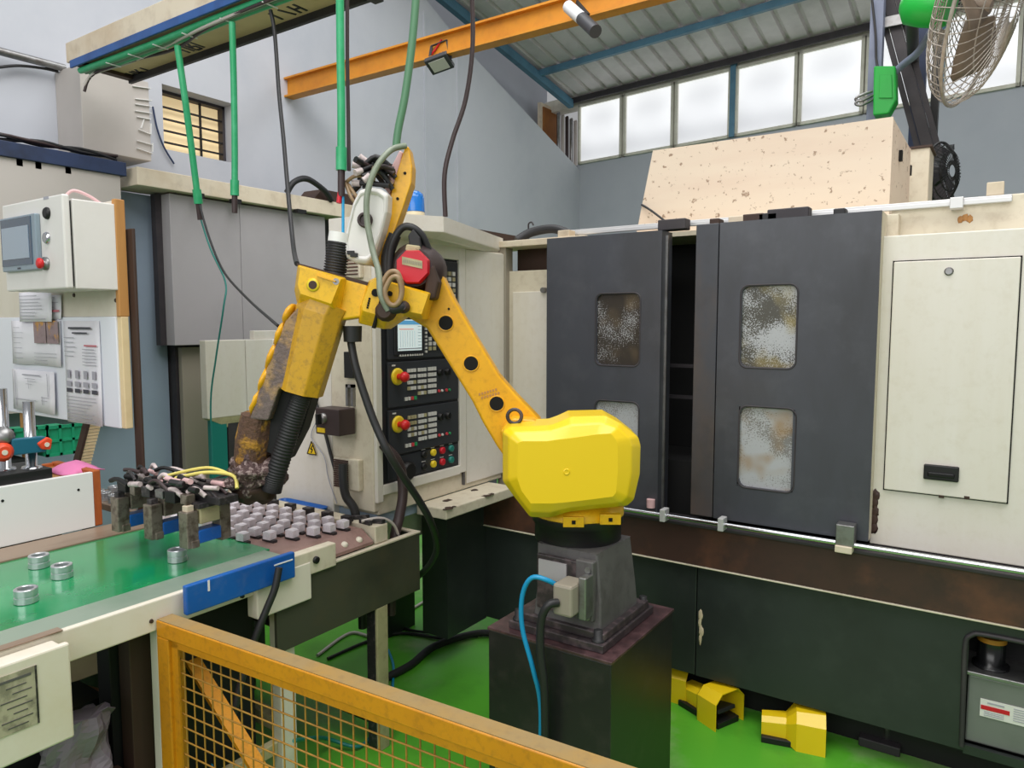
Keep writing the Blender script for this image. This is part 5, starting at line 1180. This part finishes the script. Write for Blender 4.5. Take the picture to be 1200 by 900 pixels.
# large fan
fc = U(1150, 8, Y=PY-.75)
fax = (rt*.72 - up*.34 - fw*.60).normalized()
fn_ = thing('caged_fan', 'large fan with dusty wire cage and bright green motor', 'fan', tuple(fc))
fa = fax.orthogonal().normalized(); fb = fax.cross(fa); FR = .42
def cage(h0, prof, nw, name):
    for i in range(nw):
        an = 2*math.pi*i/nw; d_ = fa*math.cos(an)+fb*math.sin(an)
        mb.tube([fc+fax*h+d_*r_ for r_, h in prof], .0026, 4, 3)
mb = MB(); cage(0, [(.06,.13),(.22,.115),(.36,.07),(FR,0)], 52, 'front'); 
for r_, h in ((.06,.13),(.2,.115),(.29,.08)): mb.tube([fc+fax*h+(fa*math.cos(k_*math.pi/12)+fb*math.sin(k_*math.pi/12))*r_ for k_ in range(24)], .003, 4, 2, True)
mb.build('front_guard', 'fan_wire', fn_)
mb = MB(); cage(0, [(.10,-.13),(.26,-.12),(.38,-.07),(FR,0)], 52, 'rear')
for r_, h in ((.10,-.13),(.15,-.127),(.2,-.124),(.26,-.12),(.30,-.10),(.34,-.088),(.38,-.07),(.40,-.035)): mb.tube([fc+fax*h+(fa*math.cos(k_*math.pi/12)+fb*math.sin(k_*math.pi/12))*r_ for k_ in range(24)], .003, 4, 2, True)
mb.build('rear_guard', 'fan_wire', fn_)
MB().tube([fc+(fa*math.cos(k_*math.pi/18)+fb*math.sin(k_*math.pi/18))*FR for k_ in range(36)], .009, 6, 2, True).build('guard_rim', 'fan_wire', fn_)
MB().lathe(fc-fax*.34, fax, [(.04,0),(.085,.03),(.095,.10),(.095,.19),(.08,.22)], 24).build('motor', 'green_fan', fn_)
MB().lathe(fc-fax*.03, fax, [(.05,0),(.06,.03),(.03,.07)], 18).build('hub', 'fan_blade', fn_)
for i in range(3):
    an = 2*math.pi*i/3+.5; d_ = fa*math.cos(an)+fb*math.sin(an); e_ = fax.cross(d_); bm_ = MB()
    rows_ = [[fc+d_*r_+e_*(wq*ww)+fax*(wq*.05) for wq in (-1,-.33,.33,1)] for r_, ww in ((.05,.03),(.12,.075),(.2,.11),(.28,.115),(.325,.07))]
    vs = [q for r in rows_ for q in r]; bm_.add(vs, [(j*4+i_, j*4+i_+1, (j+1)*4+i_+1, (j+1)*4+i_) for j in range(4) for i_ in range(3)], True)
    o = bm_.build('blade', 'fan_blade', fn_); so_ = o.modifiers.new('solid', 'SOLIDIFY'); so_.thickness = .004
MB().cyl(fc-fax*.30, V(U(1075,0,Y=PY+.45).x, PY+.45, (fc-fax*.3).z+.02), .03, 12).build('mount_arm', 'post_dark', fn_)
# small black fan
sc_ = U(1104, 203, Y=PY-.3); sax = (rt*.55 - fw*.83).normalized(); sa_ = V(0,0,1); sb_ = sax.cross(sa_).normalized()
sf = thing('small_fan', 'small black wire fan behind the machine hood', 'fan', tuple(sc_)); R2 = .155
mb = MB()
for i in range(36):
    an = 2*math.pi*i/36; d_ = sa_*math.cos(an)+sb_*math.sin(an); mb.tube([sc_+sax*.05+d_*.03, sc_+sax*.045+d_*.10, sc_+d_*R2], .0022, 4, 2)
for r_ in (.05, .10, .135, R2): mb.tube([sc_+sax*(.05-.05*(r_/R2)**3)+(sa_*math.cos(k_*math.pi/12)+sb_*math.sin(k_*math.pi/12))*r_ for k_ in range(24)], .0035 if r_ < R2 else .007, 5, 2, True)
mb.build('guard', 'black', sf)
MB().lathe(sc_-sax*.12, sax, [(.05,0),(.06,.03),(.06,.09),(.03,.13)], 16).build('motor', 'black', sf)
for i in range(3):
    an = 2*math.pi*i/3; d_ = sa_*math.cos(an)+sb_*math.sin(an); e_ = sax.cross(d_)
    MB().prism([sc_+d_*.03-e_*.015, sc_+d_*.12-e_*.05, sc_+d_*.13+e_*.02, sc_+d_*.03+e_*.015], sax*.006).build('blade', 'lamp_body', sf)
MB().bar(sc_-sax*.1, V(sc_.x, PY+.3, sc_.z+.25), .03, .03).build('bracket', 'black', sf)

# ================================================================== RIGHT FRONT: LUBE TANK AND PEDALS
lt_ = thing('lubricator_tank', 'grey oil tank with red banded label in the machine opening', 'tank', (.15, 2.9, .175))
lx0 = U(1134, 800, Y=2.82).x; lz1 = U(1134, 790, Y=2.82).z
MB().box(lx0, lx0+.30, 2.825, 3.0, .18, lz1).build('body', 'tank_grey', lt_, .006)
MB().box(lx0-.006, lx0+.306, 2.815, 3.01, lz1, lz1+.014).build('lid', 'steel_dull', lt_, .003)
px_ = U(1162, 760, Y=2.9).x
MB().lathe((px_, 2.9, lz1+.014), (0,0,1), [(.055,0),(.055,.01),(.042,.014),(.042,.09)], 20).mat(1).lathe((px_, 2.9, lz1+.104), (0,0,1), [(.044,0),(.044,.016)], 20).build('pump_motor', ['black_gloss', 'bronze'], lt_)
a = U(1149, 818, Y=2.824); b = U(1216, 852, Y=2.824)
lb3 = MB().box(a.x, b.x, 2.822, 2.8245, b.z-.01, a.z).build('label_plate', 'label_white', lt_)
hgt = a.z-b.z+.01; mid_ = a.x+(b.x-a.x)*.52
MB().box(a.x+.002, mid_, 2.8205, 2.8222, a.z-hgt*.58, a.z-hgt*.34).build('red_band', 'red', lb3)
tx_ = MB().box(a.x+.02, mid_-.015, 2.8205, 2.8222, a.z-hgt*.2, a.z-hgt*.12)
for i in range(3): tx_.box(a.x+.012, mid_-.015, 2.8205, 2.8222, a.z-hgt*(.70+.1*i), a.z-hgt*(.67+.1*i))
for i in range(6): tx_.box(mid_+.01, b.x-.008, 2.8205, 2.8222, a.z-hgt*(.16+.13*i), a.z-hgt*(.12+.13*i))
tx_.build('print', 'print_grey', lb3)
def pedal(x, y, rot, label):
    t = thing('foot_pedal', label, 'foot pedal', (x, y, 0), 'yellow guarded foot pedals under the machine')
    ca, sa2 = math.cos(rot), math.sin(rot)
    def T(u, v, z): return V(x+u*ca-v*sa2, y+u*sa2+v*ca, z)
    def sec(u, wd, h, z0=.0, ch=.03): return [T(u,-wd,z0), T(u,-wd,h-ch), T(u,-wd+ch,h), T(u,wd-ch,h), T(u,wd,h-ch), T(u,wd,z0)]
    secs = [sec(-.14,.035,.085,.02,.015), sec(-.05,.04,.095,.012,.015), sec(-.015,.072,.135,.0,.03), sec(.085,.078,.14,.0,.034)]
    n_ = 6; vs = [q for s_ in secs for q in s_]; fs = []
    for k_ in range(3):
        for i in range(n_-1): fs.append((k_*n_+i, k_*n_+i+1, (k_+1)*n_+i+1, (k_+1)*n_+i))
    o = MB().add(vs, fs).build('guard', 'yellow', t); so_ = o.modifiers.new('solid', 'SOLIDIFY'); so_.thickness = .004; so_.offset = -1
    MB().add(secs[0], [tuple(range(n_))]).build('guard_end', 'yellow', t)
    MB().obox(T(-.03,0,.012), V(ca,sa2,0), V(-sa2,ca,0), (0,0,1), .11, .06, .012).build('base', 'black', t, .003)
    MB().obox(T(.02,0,.05), V(ca,sa2,.25), V(-sa2,ca,0), V(-.25*ca,-.25*sa2,1), .05, .05, .008).build('treadle', 'rubber', t, .003)
    return t
p = U(838, 838, Z=.03); pedal(p.x-.02, p.y+.04, math.radians(-24), 'yellow foot pedal guard with its dark opening showing, beside the pedestal')
p = U(945, 868, Z=.03); pedal(p.x-.03, p.y+.035, math.radians(14), 'yellow foot pedal guard turned away, right of the other pedals')
p = U(790, 812, Z=.03); pedal(p.x-.03, p.y+.05, math.radians(4), 'yellow foot pedal mostly hidden behind the black pedestal')
for i, (px, py) in enumerate(((1030,872), (1090,880))):
    p = U(px, py, Z=.03); lf = thing('levelling_foot', ('dark machine levelling foot right of the yellow pedals', 'dark machine levelling foot below the oil tank')[i], 'machine foot', (p.x, p.y, 0))
    MB().box(p.x-.07, p.x+.07, p.y, p.y+.1, 0, .035).build('pad', 'post_dark', lf, .004); MB().cyl((p.x+.02, p.y+.05, .035), (p.x+.02, p.y+.05, .11), .016, 8).build('bolt', 'grip_black', lf)

# ================================================================== LOWER LEFT
ec = thing('label_cabinet', 'ivory electrical box with a worn label plate on the conveyor side', 'cabinet', (-1.82, .6, .6))
EX = -1.79; p1_ = U(82, 753, X=EX); p2_ = U(82, 866, X=EX)
MB().box(FX+.018, EX-.022, .32, p1_.y-.01, p2_.z+.01, p1_.z-.006).build('body', 'cabinet_ivory', ec, .004)
MB().box(EX-.02, EX, .32, p1_.y, p2_.z, p1_.z).build('door', 'cabinet_ivory', ec, .005)
a = U(3, 790, X=EX); b = U(46, 845, X=EX)
zz0, zz1 = U(25, 855, X=EX).z, U(25, 785, X=EX).z
pl_ = MB().box(EX, EX+.002, a.y-.12, b.y, zz0, zz1).build('label_plate', 'plate_old', ec)
tx_ = MB()
for i in range(8): 
    z_ = zz1-.018-(zz1-zz0-.03)*i/7; tx_.box(EX+.002, EX+.0028, b.y-.075+.012*(i % 3), b.y-.012-.01*(i % 2), z_, z_+(.006 if i == 0 else .0025))
tx_.build('print', 'cast_grey', pl_)
MB().box(EX+.002, EX+.003, b.y-.004, b.y, zz0, zz1).build('plate_border', 'grip_black', pl_)
pn_ = V(.55,-.72,.42).normalized(); pc_ = U(110, 770, X=-2.2)
def onp(px, py): d = ray(px, py); return CP+d*((pc_-CP).dot(pn_)/d.dot(pn_))
ply = [onp(q[0], q[1]) for q in ((60,757), (141,728), (141,779), (92,797), (60,806))]
tag(MB().prism(ply, pn_*-.012).build('plywood_board', 'wood_pale'), 'pale plywood board standing under the conveyor', 'board')
yb_ = max(q.y for q in ply); zb_ = min(q.z for q in ply)
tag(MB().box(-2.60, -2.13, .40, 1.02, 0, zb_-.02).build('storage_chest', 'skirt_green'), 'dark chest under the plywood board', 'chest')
sb_ = [U(q[0], q[1], Z=.50) for q in ((78,797), (123,808), (100,818), (60,826))]
tag(MB().prism(sb_, (0,0,-.02)).build('shelf_board', 'cardboard'), 'brown board edge behind the ivory label cabinet', 'board')
bc_ = U(97, 872, X=-1.99)
tag(MB().box(-2.10, -1.89, bc_.y-.4, bc_.y+.10, 0, bc_.z-.12).build('bag_stand', 'wood_dark'), 'dark wooden stand carrying the plastic bag', 'stand')
bgm = MB()
rings_ = []
for k_ in range(15):
    h = k_/14; rr = (.085-.03*h)*(1 if k_ else .6)
    rings_.append([V(bc_.x, bc_.y-.03, bc_.z-.118+.20*h)+V(math.cos(2*math.pi*i/26)*rr*.75, math.sin(2*math.pi*i/26)*rr*1.2, 0)*(1+.42*noise.noise(V(math.cos(2*math.pi*i/26)*2.2, math.sin(2*math.pi*i/26)*2.2, h*3.1)))+V(0, .03*h*h, .012*noise.noise(V(i*.5, h*3, 2))) for i in range(26)])
bgm.loft(rings_)
fl_ = [(.0,.0,0),(.01,.035,.012),(.0,.06,-.005),(-.02,.05,-.03),(-.01,.01,-.035)]
bgm.prism([V(bc_.x+.02, bc_.y+.02, bc_.z+.075)+V(*q) for q in fl_], (-.003,0,.002))
tag(bgm.build('plastic_bag', 'bag'), 'crumpled translucent grey plastic bag below the ivory cabinet', 'bag')
tag(MB().box(-2.62, -1.97, 1.13, 1.41, 0, .74).build('shade_block', 'interior'), 'black block added to deepen the shade under the conveyor', 'bin')  # added black box, stands in for the deep shade under the bed
tag(MB().prism([V(-1.90,.93,.0), V(-1.78,.97,.0), V(-1.80,.98,.20), V(-1.90,.95,.24)], (-.02,.02,0)).build('cardboard_scrap', 'cardboard'), 'torn cardboard piece leaning by the plastic bag', 'cardboard')
# behind the fence
a = U(224, 772, Y=1.20); b = U(318, 925, Y=1.20)
tag(MB().bar(a, b, .012, .045, (0,1,0)).build('yellow_strap', 'fence_yellow'), 'flat yellow bar slanting behind the fence mesh', 'bar')
for i, px in enumerate((243, 254)):
    p = U(px, 850, Y=1.34); tag(MB().box(p.x-.009, p.x+.009, 1.34, 1.36, 0, .62).build('thin_upright', 'grip_cream'), ('thin olive upright behind the mesh, the one nearer the yellow post', 'thin olive upright behind the mesh, the one nearer the slanting bar')[i], 'upright')
tag(MB().tube([U(228,850,Y=1.25), U(238,870,Y=1.25), U(246,890,Y=1.25), U(250,930,Y=1.25)], .008, 8).build('air_hose', 'hose_blue'), 'short blue hose behind the left end of the fence mesh', 'hose')
tag(MB().tube([U(345,868,Y=1.4), U(380,880,Z=.02)+V(0,0,.05), U(420,875,Z=.015), U(440,855,Z=.015)], .007, 8).build('air_hose', 'hose_teal'), 'thin teal hose lying on the floor behind the fence mesh', 'hose')
tag(MB().tube([U(327,665,X=-1.80), U(322,690,X=-1.80), U(312,715,X=-1.81), U(300,745,X=-1.82), U(285,790,X=-1.83), U(270,850,X=-1.84)], .011, 8).build('conveyor_cable', 'cable'), 'dark cable hanging from the end of the blue guard', 'cable')
# floor cables
def fl(pts, r, mt, label): tag(MB().tube([U(a, b, Z=r+.001) for a, b in pts], r, 8).build('floor_cable', mt), label, 'cable')
fl([(372,768),(410,742),(440,745),(470,722),(505,700)], .008, 'cable_pale', 'pale cable crossing the green floor under the drip box')
fl([(384,772),(430,752),(470,742),(520,748),(560,745)], .008, 'cable', 'thin black cable on the green floor toward the pedestal')
fl([(440,800),(480,780),(510,757),(560,742),(600,745)], .018, 'rubber', 'thick black cable on the green floor beside the pedestal')
fl([(430,690),(445,720),(480,738),(530,742)], .007, 'cable', 'thin black cable curling on the floor behind the conveyor leg')
fl([(455,762),(461,780),(460,806)], .006, 'hose_blue', 'short thin blue hose on the floor by the conveyor leg')
tb_ = MB()
for k_, (z0, e) in enumerate(((.60, 0),)):
    rings_ = []
    for z_, r_ in ((.60,.015), (.60,.02), (.845,.022), (.852,.025), (.852,.018), (.62,.012)):
        pts = []
        for i in range(24):
            a = 2*math.pi*i/24; pts.append(V(-2.385+(.115 if math.cos(a) > 0 else -.115)+r_*math.cos(a), 1.967+r_*math.sin(a), z_))
        rings_.append(pts)
    tb_.loft(rings_, True, True)
tag(tb_.build('blue_bin', 'blue_paint'), 'narrow blue plastic bin between the pallet end and the cabinet', 'bin')
for o in list(bpy.data.objects):
    if '_b' in o: del o['_b']
